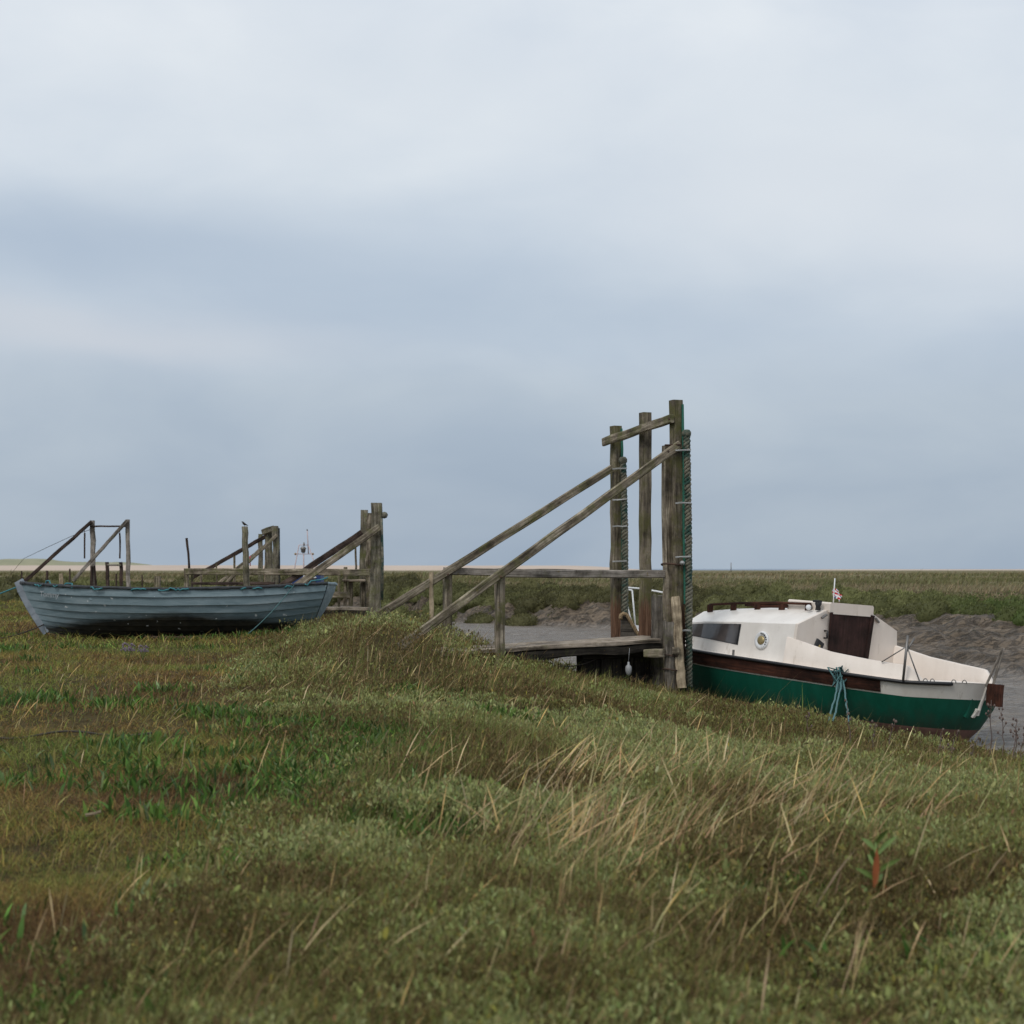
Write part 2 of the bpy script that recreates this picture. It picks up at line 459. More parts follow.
# ------------------------------------------------------------------ terrain
E = np.array([(40, -6), (20, 3), (12, 7), (7.6, 10.2), (5.2, 12.6), (3.9, 14.6), (2.75, 16.5), (1.75, 18.0), (0.8, 19.3), (-0.3, 21.0), (-1.5, 24), (-2.7, 29), (-3.6, 33), (-5, 37), (-9, 41.5), (-16, 48), (-30, 57), (-90, 75), (-400, 130)], float)
FL = np.array([(400, -30), (60, 24), (30, 33), (18, 35.5), (13, 38), (10.4, 43), (6.4, 50), (3.2, 54), (-0.5, 58), (-4.5, 66), (-9, 72), (-14, 66), (-24, 66), (-40, 68), (-90, 83), (-400, 138)], float)
MF = np.array([(400, -40), (60, 13), (30, 19), (14, 22.5), (8.6, 25.5), (7.2, 33), (5.6, 44), (4.2, 48.5), (2.4, 52), (-0.7, 56), (-4.5, 63.5), (-9, 68), (-14, 62), (-24, 63), (-40, 66), (-90, 81), (-400, 136)], float)

def sdist(poly, x, y):
    """distance to a polyline, positive on its right-hand side as it runs away"""
    best = np.full(x.shape, 1e9); sgn = np.ones(x.shape)
    for (ax, ay), (bx, by) in zip(poly[:-1], poly[1:]):
        dx, dy = bx - ax, by - ay; l2 = dx * dx + dy * dy
        t = np.clip(((x - ax) * dx + (y - ay) * dy) / l2, 0, 1)
        qx, qy = ax + t * dx - x, ay + t * dy - y
        d = qx * qx + qy * qy
        c = dx * (y - ay) - dy * (x - ax)
        m = d < best
        best = np.where(m, d, best); sgn = np.where(m, np.where(c < 0, 1.0, -1.0), sgn)
    return np.sqrt(best) * sgn

BED = -0.66
def near_base(x, y):
    b = 0.20 * sstep(7.5, 17.0, y)
    b = b - 0.45 * sstep(-1.0, 3.0, x) * sstep(8.0, 14.5, y) * (1 - sstep(30, 40, y))
    b = b + 0.10 * (fbm(x * .35, y * .35, 3) - .5) + 0.06 * (fbm(x * 1.3, y * 1.3, 5) - .5)
    return b

def lipn(x, y): return 3.6 * (fbm(x * .30, y * .30, 33, 3) - .5) + 1.3 * (fbm(x * 1.1, y * 1.1, 35, 2) - .5)
def terrain(x, y, fine=True):
    """height, mud mask (0..1), distance into the creek from the near edge, distance behind the far lip"""
    wob = 0.7 * (fbm(x * .5, y * .5, 21) - .5)
    de = sdist(E, x, y) + wob
    df = sdist(FL, x, y) + lipn(x, y)
    dm = sdist(MF, x, y)
    return de, df, dm

def heights(x, y):
    de, df, dm = terrain(x, y)
    nb = near_base(x, y)
    t = sstep(-0.4, 3.2, de)
    nb = nb + 0.14 * np.exp(-((de + 1.2) / 1.3) ** 2) * sstep(17.5, 21, y) + 0.38 * np.exp(-((x + 1.75) / .95) ** 2 - ((y - 18.9) / 2.2) ** 2) - 0.15 * sstep(2.6, 4.4, x) * sstep(9, 13, y) * (de < 5)
    zn = nb + (BED - 0.1 - nb) * t
    # far side: foot of the mud at MF, lip at FL
    a = -dm; b = -df      # a>0: still in front of the mud foot ; b>0: in front of the lip
    # fraction up the slope
    up = np.clip((-a) / np.maximum((-a) + b, 1e-3), 0, 1)
    up = np.where(a > 0, 0, up); up = np.where(b < 0, 1, up)
    lump = fbm(x * .9, y * .9, 41, 5) - .5
    ridge = np.abs(fbm(x * .55 + 5, y * .55, 47, 4) - .5) * 2
    wide = sstep(6.5, 9.5, x)
    terr = up + 0.10 * np.sin(up * 20 + 6 * fbm(x * .25, y * .25, 51)) * wide
    zf = BED - 0.02 + (0.16 - BED) * np.power(np.clip(terr, 0, 1.2), 0.85)
    band = np.clip(up * 6, 0, 1) * (up < 1)
    clod = 1 - np.abs(2 * fbm(x * 1.7 + 3, y * 1.4, 43, 3) - 1) * 2.2; clod = np.clip(clod, -1, 1) * .5 + .45 * (1 - 2.4 * np.abs(2 * fbm(x * 3.9, y * 3.1, 45, 2) - 1)).clip(-1, 1) * .5
    zf = zf + band * (0.36 * lump * (1 - .35 * wide) + 0.30 * clod * (1 - .50 * wide) - 0.20 * (1 - np.clip(ridge * 4, 0, 1)))
    back = np.clip(-b, 0, 1e9)
    zf = np.where(b < 0, zf + (0.36 * sstep(0, 3.5, back)) + 0.05 * (fbm(x * .3, y * .3, 61) - .5), zf)
    z = np.maximum(zn, zf)
    bedz = BED + 0.10 * (fbm(x * .35, y * .22, 71, 4) - .5) + 0.03 * (fbm(x * 1.5, y * 1.1, 73) - .5)
    z = np.maximum(z, bedz)
    mud = ((de > 1.9) & (b > 0)).astype(float)
    return z, mud, de, back * (b < 0)

def axis_vals(lo, hi, step, out_lo, out_hi, g=1.16):
    a = list(np.arange(lo, hi + 1e-6, step))
    s = step; v = a[-1]
    while v < out_hi: s *= g; v += s; a.append(v)
    s = step; v = a[0]; pre = []
    while v > out_lo: s *= g; v -= s; pre.append(v)
    return np.array(pre[::-1] + a)

def np_mesh(name, V, faces_flat, sizes, mats, col=None, mi=None, smooth=False, uv=None):
    me = bpy.data.meshes.new(name)
    me.vertices.add(len(V)); me.vertices.foreach_set('co', np.ascontiguousarray(V, np.float32).ravel())
    me.loops.add(len(faces_flat)); me.loops.foreach_set('vertex_index', np.ascontiguousarray(faces_flat, np.int32))
    me.polygons.add(len(sizes))
    st = np.zeros(len(sizes), np.int32); st[1:] = np.cumsum(sizes)[:-1]
    me.polygons.foreach_set('loop_start', st)
    if smooth: me.polygons.foreach_set('use_smooth', np.ones(len(sizes), bool))
    if mi is not None: me.polygons.foreach_set('material_index', np.ascontiguousarray(mi, np.int32))
    if col is not None:
        a = me.attributes.new('col', 'FLOAT_COLOR', 'POINT')
        c4 = np.ones((len(V), 4), np.float32); c4[:, :3] = col
        a.data.foreach_set('color', c4.ravel())
    for m in mats: me.materials.append(m)
    me.update(calc_edges=True)
    o = bpy.data.objects.new(name, me); COL.objects.link(o)
    return o

def ground_mat():
    m, nt, bs, N, L = new_mat('marsh_soil')
    tc = N.new('ShaderNodeTexCoord')
    n = noise_node(N, L, tc.outputs['Object'], 0.7, 6, 0.65)
    n2 = noise_node(N, L, tc.outputs['Object'], 9, 8, 0.7)
    rp = ramp(N, [(0.30, (0.036, 0.029, 0.013)), (0.5, (0.070, 0.053, 0.022)), (0.72, (0.115, 0.084, 0.034))])
    L.new(n.outputs[0], rp.inputs[0])
    r2 = ramp(N, [(0.3, (0.45, 0.45, 0.42)), (0.7, (1.25, 1.25, 1.2))])
    L.new(n2.outputs[0], r2.inputs[0])
    c = mixc(N, L, 1.0, rp.outputs[0], r2.outputs[0], 'MULTIPLY')
    # far meadow: long streaks of olive and dry brown
    mp = N.new('ShaderNodeMapping'); mp.inputs['Scale'].default_value = (0.018, 0.06, 1)
    L.new(tc.outputs['Object'], mp.inputs['Vector'])
    n3 = noise_node(N, L, mp.outputs[0], 1.0, 8, 0.7)
    r3 = ramp(N, [(0.34, (0.105, 0.102, 0.050)), (0.5, (0.165, 0.142, 0.078)), (0.66, (0.225, 0.186, 0.115))])
    L.new(n3.outputs[0], r3.inputs[0])
    sx = N.new('ShaderNodeSeparateXYZ'); L.new(tc.outputs['Object'], sx.inputs[0])
    mr = N.new('ShaderNodeMapRange'); mr.inputs[1].default_value = 55; mr.inputs[2].default_value = 110
    L.new(sx.outputs[1], mr.inputs[0])
    c = mixc(N, L, mr.outputs[0], c, r3.outputs[0])
    L.new(c, bs.inputs['Base Color'])
    bs.inputs['Roughness'].default_value = 0.95; bs.inputs['Specular IOR Level'].default_value = 0.1
    bump(N, L, n2.outputs[0], 0.8, 0.04, bs)
    return m

def mud_mat():
    m, nt, bs, N, L = new_mat('wet_mud')
    tc = N.new('ShaderNodeTexCoord')
    n = noise_node(N, L, tc.outputs['Object'], 0.9, 8, 0.68, 0.4)
    rp = ramp(N, [(0.30, (0.055, 0.039, 0.024)), (0.5, (0.165, 0.121, 0.080)), (0.70, (0.29, 0.218, 0.150))])
    L.new(n.outputs[0], rp.inputs[0])
    n2 = noise_node(N, L, tc.outputs['Object'], 4.2, 8, 0.7, 0.6)
    # draining rills: stretched ridged noise
    mp = N.new('ShaderNodeMapping'); mp.inputs['Scale'].default_value = (0.8, 2.2, 1.0)
    L.new(tc.outputs['Object'], mp.inputs['Vector'])
    w = noise_node(N, L, mp.outputs[0], 1.6, 5, 0.6, 1.4)
    rw = ramp(N, [(0.455, (1, 1, 1)), (0.5, (0, 0, 0)), (0.545, (1, 1, 1))])
    L.new(w.outputs[0], rw.inputs[0])
    c = mixc(N, L, math_node(N, L, 'MULTIPLY', math_node(N, L, 'SUBTRACT', 1.0, rw.outputs[0]), 0.4), rp.outputs[0], (0.05, 0.042, 0.037))
    # dark weed
    mp4 = N.new('ShaderNodeMapping'); mp4.inputs['Scale'].default_value = (0.5, 1.5, 2.5); mp4.inputs['Rotation'].default_value = (0, 0, R(-25))
    L.new(tc.outputs['Object'], mp4.inputs['Vector'])
    n4 = noise_node(N, L, mp4.outputs[0], 1.3, 9, 0.75, 0.5)
    r4 = ramp(N, [(0.54, (0, 0, 0)), (0.62, (0.8, 0.8, 0.8))])
    L.new(n4.outputs[0], r4.inputs[0])
    c = mixc(N, L, r4.outputs[0], c, (0.05, 0.045, 0.028))
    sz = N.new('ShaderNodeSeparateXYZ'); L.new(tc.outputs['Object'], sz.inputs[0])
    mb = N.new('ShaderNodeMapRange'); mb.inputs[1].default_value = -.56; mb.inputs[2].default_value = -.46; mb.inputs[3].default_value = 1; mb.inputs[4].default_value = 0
    L.new(sz.outputs[2], mb.inputs[0])          # paler creek floor: silt, plus the wet flats' reflection put into the colour
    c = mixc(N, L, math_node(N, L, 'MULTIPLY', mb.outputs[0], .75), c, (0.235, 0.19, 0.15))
    L.new(c, bs.inputs['Base Color'])
    rr = N.new('ShaderNodeMapRange'); rr.inputs[1].default_value = 0.35; rr.inputs[2].default_value = 0.65
    rr.inputs[3].default_value = 0.30; rr.inputs[4].default_value = 0.60
    L.new(n2.outputs[0], rr.inputs[0])
    L.new(math_node(N, L, 'ADD', rr.outputs[0], math_node(N, L, 'MULTIPLY', math_node(N, L, 'SUBTRACT', 1.0, mb.outputs[0]), .24)), bs.inputs['Roughness'])
    h = math_node(N, L, 'ADD', math_node(N, L, 'MULTIPLY', n2.outputs[0], 1.0), math_node(N, L, 'MULTIPLY', rw.outputs[0], 0.45))
    bump(N, L, h, 1.0, 0.20, bs)
    return m

def water_mat(name, c, rough, sc=(3, 6, 1), b=0.15):
    m, nt, bs, N, L = new_mat(name)
    bs.inputs['Base Color'].default_value = (*c, 1); bs.inputs['Roughness'].default_value = rough
    bs.inputs['IOR'].default_value = 1.33
    tc = N.new('ShaderNodeTexCoord'); mp = N.new('ShaderNodeMapping'); mp.inputs['Scale'].default_value = sc
    L.new(tc.outputs['Object'], mp.inputs['Vector'])
    n = noise_node(N, L, mp.outputs[0], 1.0, 4, 0.6)
    bump(N, L, n.outputs[0], b, 0.02, bs)
    return m

xs = axis_vals(-17, 19, 0.11, -4000, 4000)
ys = axis_vals(1.5, 74, 0.11, -60, 1150)
ys = ys[ys < 1200]
X, Y = np.meshgrid(xs, ys)
Z, MUD, DE, BK = heights(X, Y)
# clods on the bush lip
lip = np.exp(-((BK - 2.5) / 3.2) ** 2) * (BK > 0)
SCRUB = lip * np.clip(1.5 * (fbm(X * .42, Y * .42, 81, 4) - .28), 0, 1)
Z = Z + 0.30 * SCRUB
Z = np.where(Y > 300, 0.5 * np.ones_like(Z) , Z)
nx, ny = len(xs), len(ys)
V = np.stack([X, Y, Z], -1).reshape(-1, 3)
idx = np.arange(nx * ny).reshape(ny, nx)
quads = np.stack([idx[:-1, :-1], idx[:-1, 1:], idx[1:, 1:], idx[1:, :-1]], -1).reshape(-1, 4)
fm = (MUD[:-1, :-1] + MUD[:-1, 1:] + MUD[1:, 1:] + MUD[1:, :-1]).reshape(-1) >= 2
def sub(name, mask, mat):
    q = quads[mask]; u, inv = np.unique(q.ravel(), return_inverse=True)
    return np_mesh(name, V[u], inv, np.full(len(q), 4, np.int32), [mat], smooth=True)
ground = tag(sub('ground', ~fm, ground_mat()), kind='structure', label='salt marsh ground under the grass')
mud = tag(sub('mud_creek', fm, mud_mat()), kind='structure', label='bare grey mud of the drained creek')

def interp(x, y):
    """terrain height under points"""
    x = np.asarray(x, float); y = np.asarray(y, float)
    i = np.clip(np.searchsorted(xs, x) - 1, 0, nx - 2); j = np.clip(np.searchsorted(ys, y) - 1, 0, ny - 2)
    fx = np.clip((x - xs[i]) / (xs[i + 1] - xs[i]), 0, 1); fy = np.clip((y - ys[j]) / (ys[j + 1] - ys[j]), 0, 1)
    g = lambda A: (A[j, i] * (1 - fx) + A[j, i + 1] * fx) * (1 - fy) + (A[j + 1, i] * (1 - fx) + A[j + 1, i + 1] * fx) * fy
    return g(Z), g(MUD), g(DE), g(BK)
def gz(x, y): return float(interp(np.array([x]), np.array([y]))[0][0])

def quad_obj(name, pts, mat):
    me = bpy.data.meshes.new(name); me.from_pydata(pts, [], [tuple(range(len(pts)))]); me.materials.append(mat)
    o = bpy.data.objects.new(name, me); COL.objects.link(o); return o
w = quad_obj('water', [(-30, 14, BED - .045), (60, 10, BED - .045), (60, 75, BED - .045), (-30, 75, BED - .045)], water_mat('creek_water', (0.10, 0.09, 0.08), 0.08))
tag(w, kind='structure', label='thin film of water left in the creek bed')
s_ = quad_obj('sea', [(-30000, 900, -0.4), (30000, 900, -0.4), (30000, 40000, -0.4), (-30000, 40000, -0.4)], water_mat('sea_water', (0.10, 0.15, 0.22), 0.35, (.02, .05, 1), .3))
tag(s_, kind='structure', label='strip of grey blue sea on the horizon')

def ridge_strip(name, x0, x1, yd, depth, hfn, mat, nxs=220, nys=14, z0=0.1):
    gx = np.linspace(x0, x1, nxs); gy = np.linspace(0, 1, nys)
    GX, GY = np.meshgrid(gx, gy)
    prof = np.sin(np.pi * np.clip(GY, 0, 1)) ** 0.7
    ends = sstep(0, .1, (GX - x0) / (x1 - x0)) * sstep(0, .1, (x1 - GX) / (x1 - x0))
    GZ = z0 + prof * hfn(GX, GY) * ends
    VV = np.stack([GX, yd + GY * depth, GZ], -1).reshape(-1, 3)
    ii = np.arange(nxs * nys).reshape(nys, nxs)
    q = np.stack([ii[:-1, :-1], ii[:-1, 1:], ii[1:, 1:], ii[1:, :-1]], -1).reshape(-1, 4)
    return np_mesh(name, VV, q.ravel(), np.full(len(q), 4, np.int32), [mat], smooth=True)
sand = worn('dry_sand', (0.42, 0.33, 0.265), (0.52, 0.42, 0.345), 0.9, 0.01, bmp=0)
dune = worn('dune_grass', (0.20, 0.205, 0.125), (0.31, 0.29, 0.19), 0.95, 0.05, (0.42, 0.36, 0.27), (0.58, 0.64), 0.02, 0)  # dune tones lightened: distance haze put into the colour
tag(ridge_strip('sand_bank', -620, 105, 900, 60, lambda x, y: 3.2 + .8 * fbm(x * .01, y, 90), sand), kind='structure', label='pale sand bank along the horizon')
tag(ridge_strip('sand_spit', 150, 900, 1000, 60, lambda x, y: 1.0 + .3 * fbm(x * .01, y, 91), sand), kind='structure', label='low sand spit along the right of the horizon')
tag(ridge_strip('dune_hill', -720, -215, 985, 90, lambda x, y: (5.0 + 6.5 * np.clip(fbm(x * .03, y * .9, 95, 5) , 0, 1)) * (0.72 + .38 * sstep(-300, -330, x)), dune), kind='structure', label='low green dunes on the left horizon')

# ------------------------------------------------------------------ vegetation
def view_pts(n, d0, d1, spread=0.42, margin=1.8):
    """points over the marsh before the camera, evenly spread, wide enough for a step to the side"""
    dm = (d0 + d1) / 2; n = int(n * (spread * dm + margin) / (spread * dm))
    y = d0 + (d1 - d0) * RNG.random(3 * n)
    y = y[RNG.random(3 * n) < (spread * y + margin) / (spread * d1 + margin)][:n]
    return (RNG.random(len(y)) * 2 - 1) * (spread * y + margin), y

def lawn_x(y): return np.interp(y, [3, 4.8, 5.8, 7.3, 8.5, 10, 11.5, 13.5, 18, 23, 40], [-1.9, -1.55, -1.25, -1.0, -1.0, -1.35, -1.8, -2.5, -3.2, -3.4, -4.2])
def lawn_mask(x, y):
    return sstep(0.45, -0.45, x - lawn_x(y) + 1.3 * (fbm(x * .8, y * .8, 101) - .5))

def blades(x, y, z, hgt, wid, lean, ldir, col, seg=2, prof=None, pw=1.7, droop=.28):
    """curved tapering strips; returns V, faces, sizes, colours"""
    n = len(x)
    a = RNG.random(n) * 2 * np.pi
    sx, sy = np.cos(a), np.sin(a)
    prof = prof or ([1.0, 0.75, 0.0] if seg == 2 else [0.5, 1.0, 0.8, 0.0])
    rows = []
    for k in range(seg + 1):
        t = k / seg
        off = lean * t ** pw
        cx = x + np.cos(ldir) * off * hgt; cy = y + np.sin(ldir) * off * hgt
        cz = z + hgt * (t - droop * np.minimum(lean, 1.4) * t ** 2.2)
        w_ = wid * prof[k] * .5
        if prof[k] == 0: rows.append([np.stack([cx, cy, cz], -1)])
        else: rows.append([np.stack([cx - sx * w_, cy - sy * w_, cz], -1), np.stack([cx + sx * w_, cy + sy * w_, cz], -1)])
    parts = [p for r in rows for p in r]; m = len(parts)
    VV = np.stack(parts, 1).reshape(-1, 3)
    base = (np.arange(n) * m)[:, None]
    fl = []; sizes = []
    for k in range(seg):
        b = 2 * k
        if k < seg - 1 or prof[seg] != 0: fl.append([b, b + 1, b + 3, b + 2]); sizes.append(4)
        else: fl.append([b, b + 1, b + 2]); sizes.append(3)
    patt = np.array([i for f in fl for i in f])
    faces = (base + patt[None, :]).ravel()
    return VV, faces, np.tile(np.array(sizes, np.int32), n), np.repeat(col, m, axis=0)

def leaves(x, y, z, L_, W_, col, upr=0.5, hexa=True):
    n = len(x)
    th = RNG.random(n) * 2 * np.pi
    el = np.clip(RNG.normal(upr, 0.4, n), -0.4, 1.45)
    ax = np.stack([np.cos(th) * np.cos(el), np.sin(th) * np.cos(el), np.sin(el)], -1)
    rr = RNG.normal(size=(n, 3)); sd = np.cross(ax, rr); sd /= np.linalg.norm(sd, axis=1, keepdims=True) + 1e-9
    c = np.stack([x, y, z], -1)
    L3, W3 = L_[:, None], W_[:, None]
    if hexa:
        pts = [c, c + ax * L3 * .35 - sd * W3 * .45, c + ax * L3 * .75 - sd * W3 * .42, c + ax * L3, c + ax * L3 * .75 + sd * W3 * .42, c + ax * L3 * .35 + sd * W3 * .45]
    else:
        pts = [c, c + ax * L3 * .55 - sd * W3 * .5, c + ax * L3, c + ax * L3 * .55 + sd * W3 * .5]
    m = len(pts)
    return np.stack(pts, 1).reshape(-1, 3), np.arange(n * m), np.full(n, m, np.int32), np.repeat(col, m, axis=0)

def join(chunks):
    Vs, Fs, Ss, Cs = [], [], [], []; b = 0
    for v, f, s, c in chunks:
        Vs.append(v); Fs.append(f + b); Ss.append(s); Cs.append(c); b += len(v)
    return np.concatenate(Vs), np.concatenate(Fs), np.concatenate(Ss), np.concatenate(Cs)

def pal(n, cols, w=None, var=0.22, idx=None):
    cols = np.array(cols, float)
    if idx is None: idx = RNG.choice(len(cols), n, p=w)
    c = cols[idx] * np.exp(RNG.normal(0, var, (n, 1))) * np.exp(RNG.normal(0, 0.06, (n, 3)))
    return np.clip(c, 0, 0.9)

def stuff(name, chunks, mat, label):
    v, f, s, c = join(chunks)
    o = np_mesh(name, v, f, s, [mat], col=c)
    return tag(o, label=label, kind='stuff')

# places of green strap-leaved patches (x, y, rx, ry)
PATCH = [(-2.15, 10.6, .95, .55), (-1.35, 9.3, .75, .5), (-1.0, 8.35, .75, .45), (-1.7, 11.9, .6, .4), (-4.7, 14.2, .8, .5), (-3.6, 13.6, .35, .3),
         (-2.9, 11.3, .3, .25), (-3.2, 9.6, .35, .25), (-2.0, 8.3, .35, .2), (-1.55, 7.1, .3, .15), (-0.85, 10.4, .45, .35), (-0.5, 8.9, .45, .35), (-1.3, 4.75, .3, .16),
         (0.72, 6.3, .3, .25), (-0.35, 7.3, .3, .3), (1.25, 5.25, .22, .16), (1.65, 5.1, .22, .3), (1.15, 6.2, .2, .2), (-1.0, 11.1, .5, .45), (-.75, 10.2, .4, .35), (-1.55, 9.9, .6, .4), (-.55, 12.2, .35, .25), (-0.1, 13, .4, .3), (-1.0, 14.4, .4, .3), (-2.5, 13.0, .6, .3),
         (1.85, 4.6, .2, .2), (-4.8, 25.4, 1.3, .35), (-3.6, 25.3, .8, .3), (-2.2, 24.7, .6, .3), (-9.5, 26.5, .9, .6), (-8.0, 22.0, .8, .5)]
for _k in range(46):
    _y = 5.2 + 18 * random.random() ** 1.3; _x = float(lawn_x(_y)) + random.uniform(-.30 * _y, .5)
    _r = random.uniform(.10, .32); PATCH.append((_x, _y, _r, _r * .7))
def patch_mask(x, y):
    m = np.zeros(x.shape)
    w_ = .7 * (fbm(x * 3, y * 3, 131) - .5)
    for cx, cy, rx, ry in PATCH:
        m = np.maximum(m, sstep(1.15, .7, np.sqrt(((x - cx) / rx) ** 2 + ((y - cy) / ry) ** 2) + w_))
    return m

def veg_height(x, y):
    """height of the purslane canopy above the soil"""
    h = 0.03 + 0.19 * np.clip(fbm(x * .9, y * .9, 111, 4) - .28, 0, 1) * 1.5
    h = h + 0.09 * np.clip(fbm(x * 2.6, y * 2.6, 113) - .3, 0, 1)
    h = h + 0.16 * np.exp(-(((x + 1.4) / .8) ** 2 + ((y - 18.2) / 1.3) ** 2)) + 0.12 * np.exp(-(((x + 2.6) / 1.2) ** 2 + ((y - 24) / 3) ** 2))
    return h

# --- low turf of the left-hand lawn, and fine grass among everything
ch = []
for (d0, d1, n, hs, wd) in ((3.6, 7, 150000, .042, .0030), (7, 12, 150000, .045, .0045), (12, 22, 150000, .05, .007), (22, 48, 120000, .085, .015)):
    x, y = view_pts(n, d0, d1); n = len(x)
    z, mu, de, bk = interp(x, y)
    lm = lawn_mask(x, y)
    keep = (mu < .5) & (RNG.random(n) < lm) & (de < 2.1)
    keep &= (fbm(x * 6, y * 6, 141, 3) > .30)
    x, y, z = x[keep], y[keep], z[keep]; n = len(x)
    t = -.10 * sstep(7.2, 5.2, y) + fbm(x * .55, y * .55, 151, 4) + .28 * (fbm(x * 3, y * 3, 153) - .5)
    wet = sstep(11, 20, y)             # greener towards the boat
    i = np.digitize(t + RNG.normal(0, .09, n) + .07 * wet, [.40, .50, .60])
    c = pal(n, [(0.150, 0.088, 0.040), (0.255, 0.168, 0.058), (0.275, 0.220, 0.060), (0.195, 0.215, 0.052)], idx=i, var=.25)
    hh = hs * np.exp(RNG.normal(0, .4, n)) * (0.3 + 1.6 * fbm(x * 2.2, y * 2.2, 157))
    ch.append(blades(x, y, z - .01, hh, np.full(n, wd) * RNG.uniform(.7, 1.3, n), RNG.uniform(.3, 2.2, n), RNG.random(n) * 6.3, c))
stuff('turf_grass', ch, M['blade'], 'short brown and yellow green turf on the left of the marsh')

# --- rough grass scattered through the purslane
ch = []
for (d0, d1, n, hs, wd) in ((3.6, 7, 62000, .13, .0022), (7, 12, 75000, .12, .0036), (12, 24, 80000, .13, .007), (24, 45, 30000, .16, .015)):
    x, y = view_pts(n, d0, d1); n = len(x)
    z, mu, de, bk = interp(x, y)
    lm = lawn_mask(x, y); g = fbm(x * .8, y * .8, 161, 4)
    keep = (mu < .5) & (de < 1.9) & (RNG.random(n) < (1 - .82 * lm) * np.clip(.15 + 3.0 * (g - .36), .1, 1))
    x, y, z, g = x[keep], y[keep], z[keep], g[keep]; n = len(x)
    vh = veg_height(x, y) * (1 - lm[keep])
    c = pal(n, [(0.195, 0.158, 0.062), (0.33, 0.25, 0.12), (0.145, 0.180, 0.046), (0.15, 0.092, 0.050)], [.28, .18, .40, .14])
    hh = (hs * .7 + vh * .8) * np.exp(RNG.normal(0, .3, n))
    ch.append(blades(x, y, z, hh, np.full(n, wd) * RNG.uniform(.7, 1.3, n), RNG.uniform(.05, .9, n), RNG.normal(0.2, .9, n), c))
stuff('rough_grass', ch, M['blade'], 'thin brown grass growing up through the purslane')

# --- sea purslane: grey green leaves over mounds
ch = []
for (d0, d1, n, L0, hexa) in ((3.6, 6, 130000, .021, True), (6, 9.5, 180000, .024, True), (9.5, 15, 230000, .029, False), (15, 26, 240000, .036, False), (26, 46, 80000, .07, False)):
    x, y = view_pts(n, d0, d1); n = len(x)
    z, mu, de, bk = interp(x, y)
    lm = lawn_mask(x, y); pm = patch_mask(x, y)
    keep = (mu < .5) & (RNG.random(n) < (1 - lm) * (1 - .95 * pm * sstep(6.3, 7.5, y))) & (de < 2.0)
    cl = fbm(x * 4.5, y * 4.5, 171, 3)
    keep &= (cl > .32 + .15 * sstep(6, 8, y) * sstep(.52, .36, fbm(x * 1.1, y * 1.1, 177, 3))) | (RNG.random(n) < .45 * sstep(9, 6.5, y))
    x, y, z = x[keep], y[keep], z[keep]; n = len(x)
    vh = veg_height(x, y) * (1 - .6 * sstep(1.0, 2.2, de[keep]))
    twig = fbm(x * 11, y * 11, 173, 2)
    zz = z + vh * (0.35 + 0.75 * np.sqrt(RNG.random(n))) * (.55 + .9 * twig)
    t = .5 + 1.5 * (fbm(x * .75, y * .75, 181, 4) - .5) + .8 * (fbm(x * 2.7, y * 2.7, 183) - .5)
    i = np.digitize(t - .025 * sstep(7.5, 5.0, y) + RNG.normal(0, .08, n), [.42, .52, .63])
    c = pal(n, [(0.130, 0.098, 0.040), (0.185, 0.172, 0.060), (0.235, 0.248, 0.088), (0.285, 0.30, 0.125)], idx=i, var=.22)
    yel = RNG.random(n) < .03
    c[yel] = pal(int(yel.sum()), [(0.30, 0.25, 0.06), (0.28, 0.17, 0.09)])
    L_ = L0 * np.exp(RNG.normal(0, .28, n)); 
    ch.append(leaves(x, y, zz, L_, L_ * RNG.uniform(.28, .42, n), c, upr=.95, hexa=hexa))
stuff('sea_purslane', ch, M['leaf'], 'low grey green purslane covering the creek bank')

# --- strap-leaved green patches
ch = []
n = 60000
x, y = view_pts(n, 3.8, 29); n = len(x)
keep = (RNG.random(n) < patch_mask(x, y) * np.clip(y / 11, .25, 1)) & (fbm(x * 5, y * 5, 191, 2) > .36)
x2 = []; 
px_, py_ = x[keep], y[keep]
for cx, cy, rx, ry in PATCH:
    k = int(620 * rx * ry / .25)
    k = min(k, 1000)
    px_ = np.concatenate([px_, cx + RNG.normal(0, .62 * rx, k)]); py_ = np.concatenate([py_, cy + RNG.normal(0, .62 * ry, k)])
keep = RNG.random(len(px_)) < 1.0 * sstep(.26, .46, fbm(px_ * 2.3, py_ * 2.3, 251, 3))
px_, py_ = px_[keep], py_[keep]
z, mu, de, bk = interp(px_, py_); keep = mu < .5
x, y, z = px_[keep], py_[keep], z[keep]; n = len(x)
c = pal(n, [(0.075, 0.140, 0.030), (0.110, 0.190, 0.038), (0.135, 0.190, 0.080), (0.050, 0.095, 0.024), (0.20, 0.18, 0.06)], [.36, .25, .14, .2, .05], .28)
hh = RNG.uniform(.05, .135, n) * RNG.uniform(.6, 1.15, n) + .35 * veg_height(x, y) * (1 - lawn_mask(x, y))
ch.append(blades(x, y, z, hh, hh * RNG.uniform(.12, .22, n), RNG.uniform(.1, .95, n), RNG.random(n) * 6.3, c, seg=3))
stuff('sea_aster_leaves', ch, M['leaf'], 'patches of dark green strap shaped leaves in the turf')

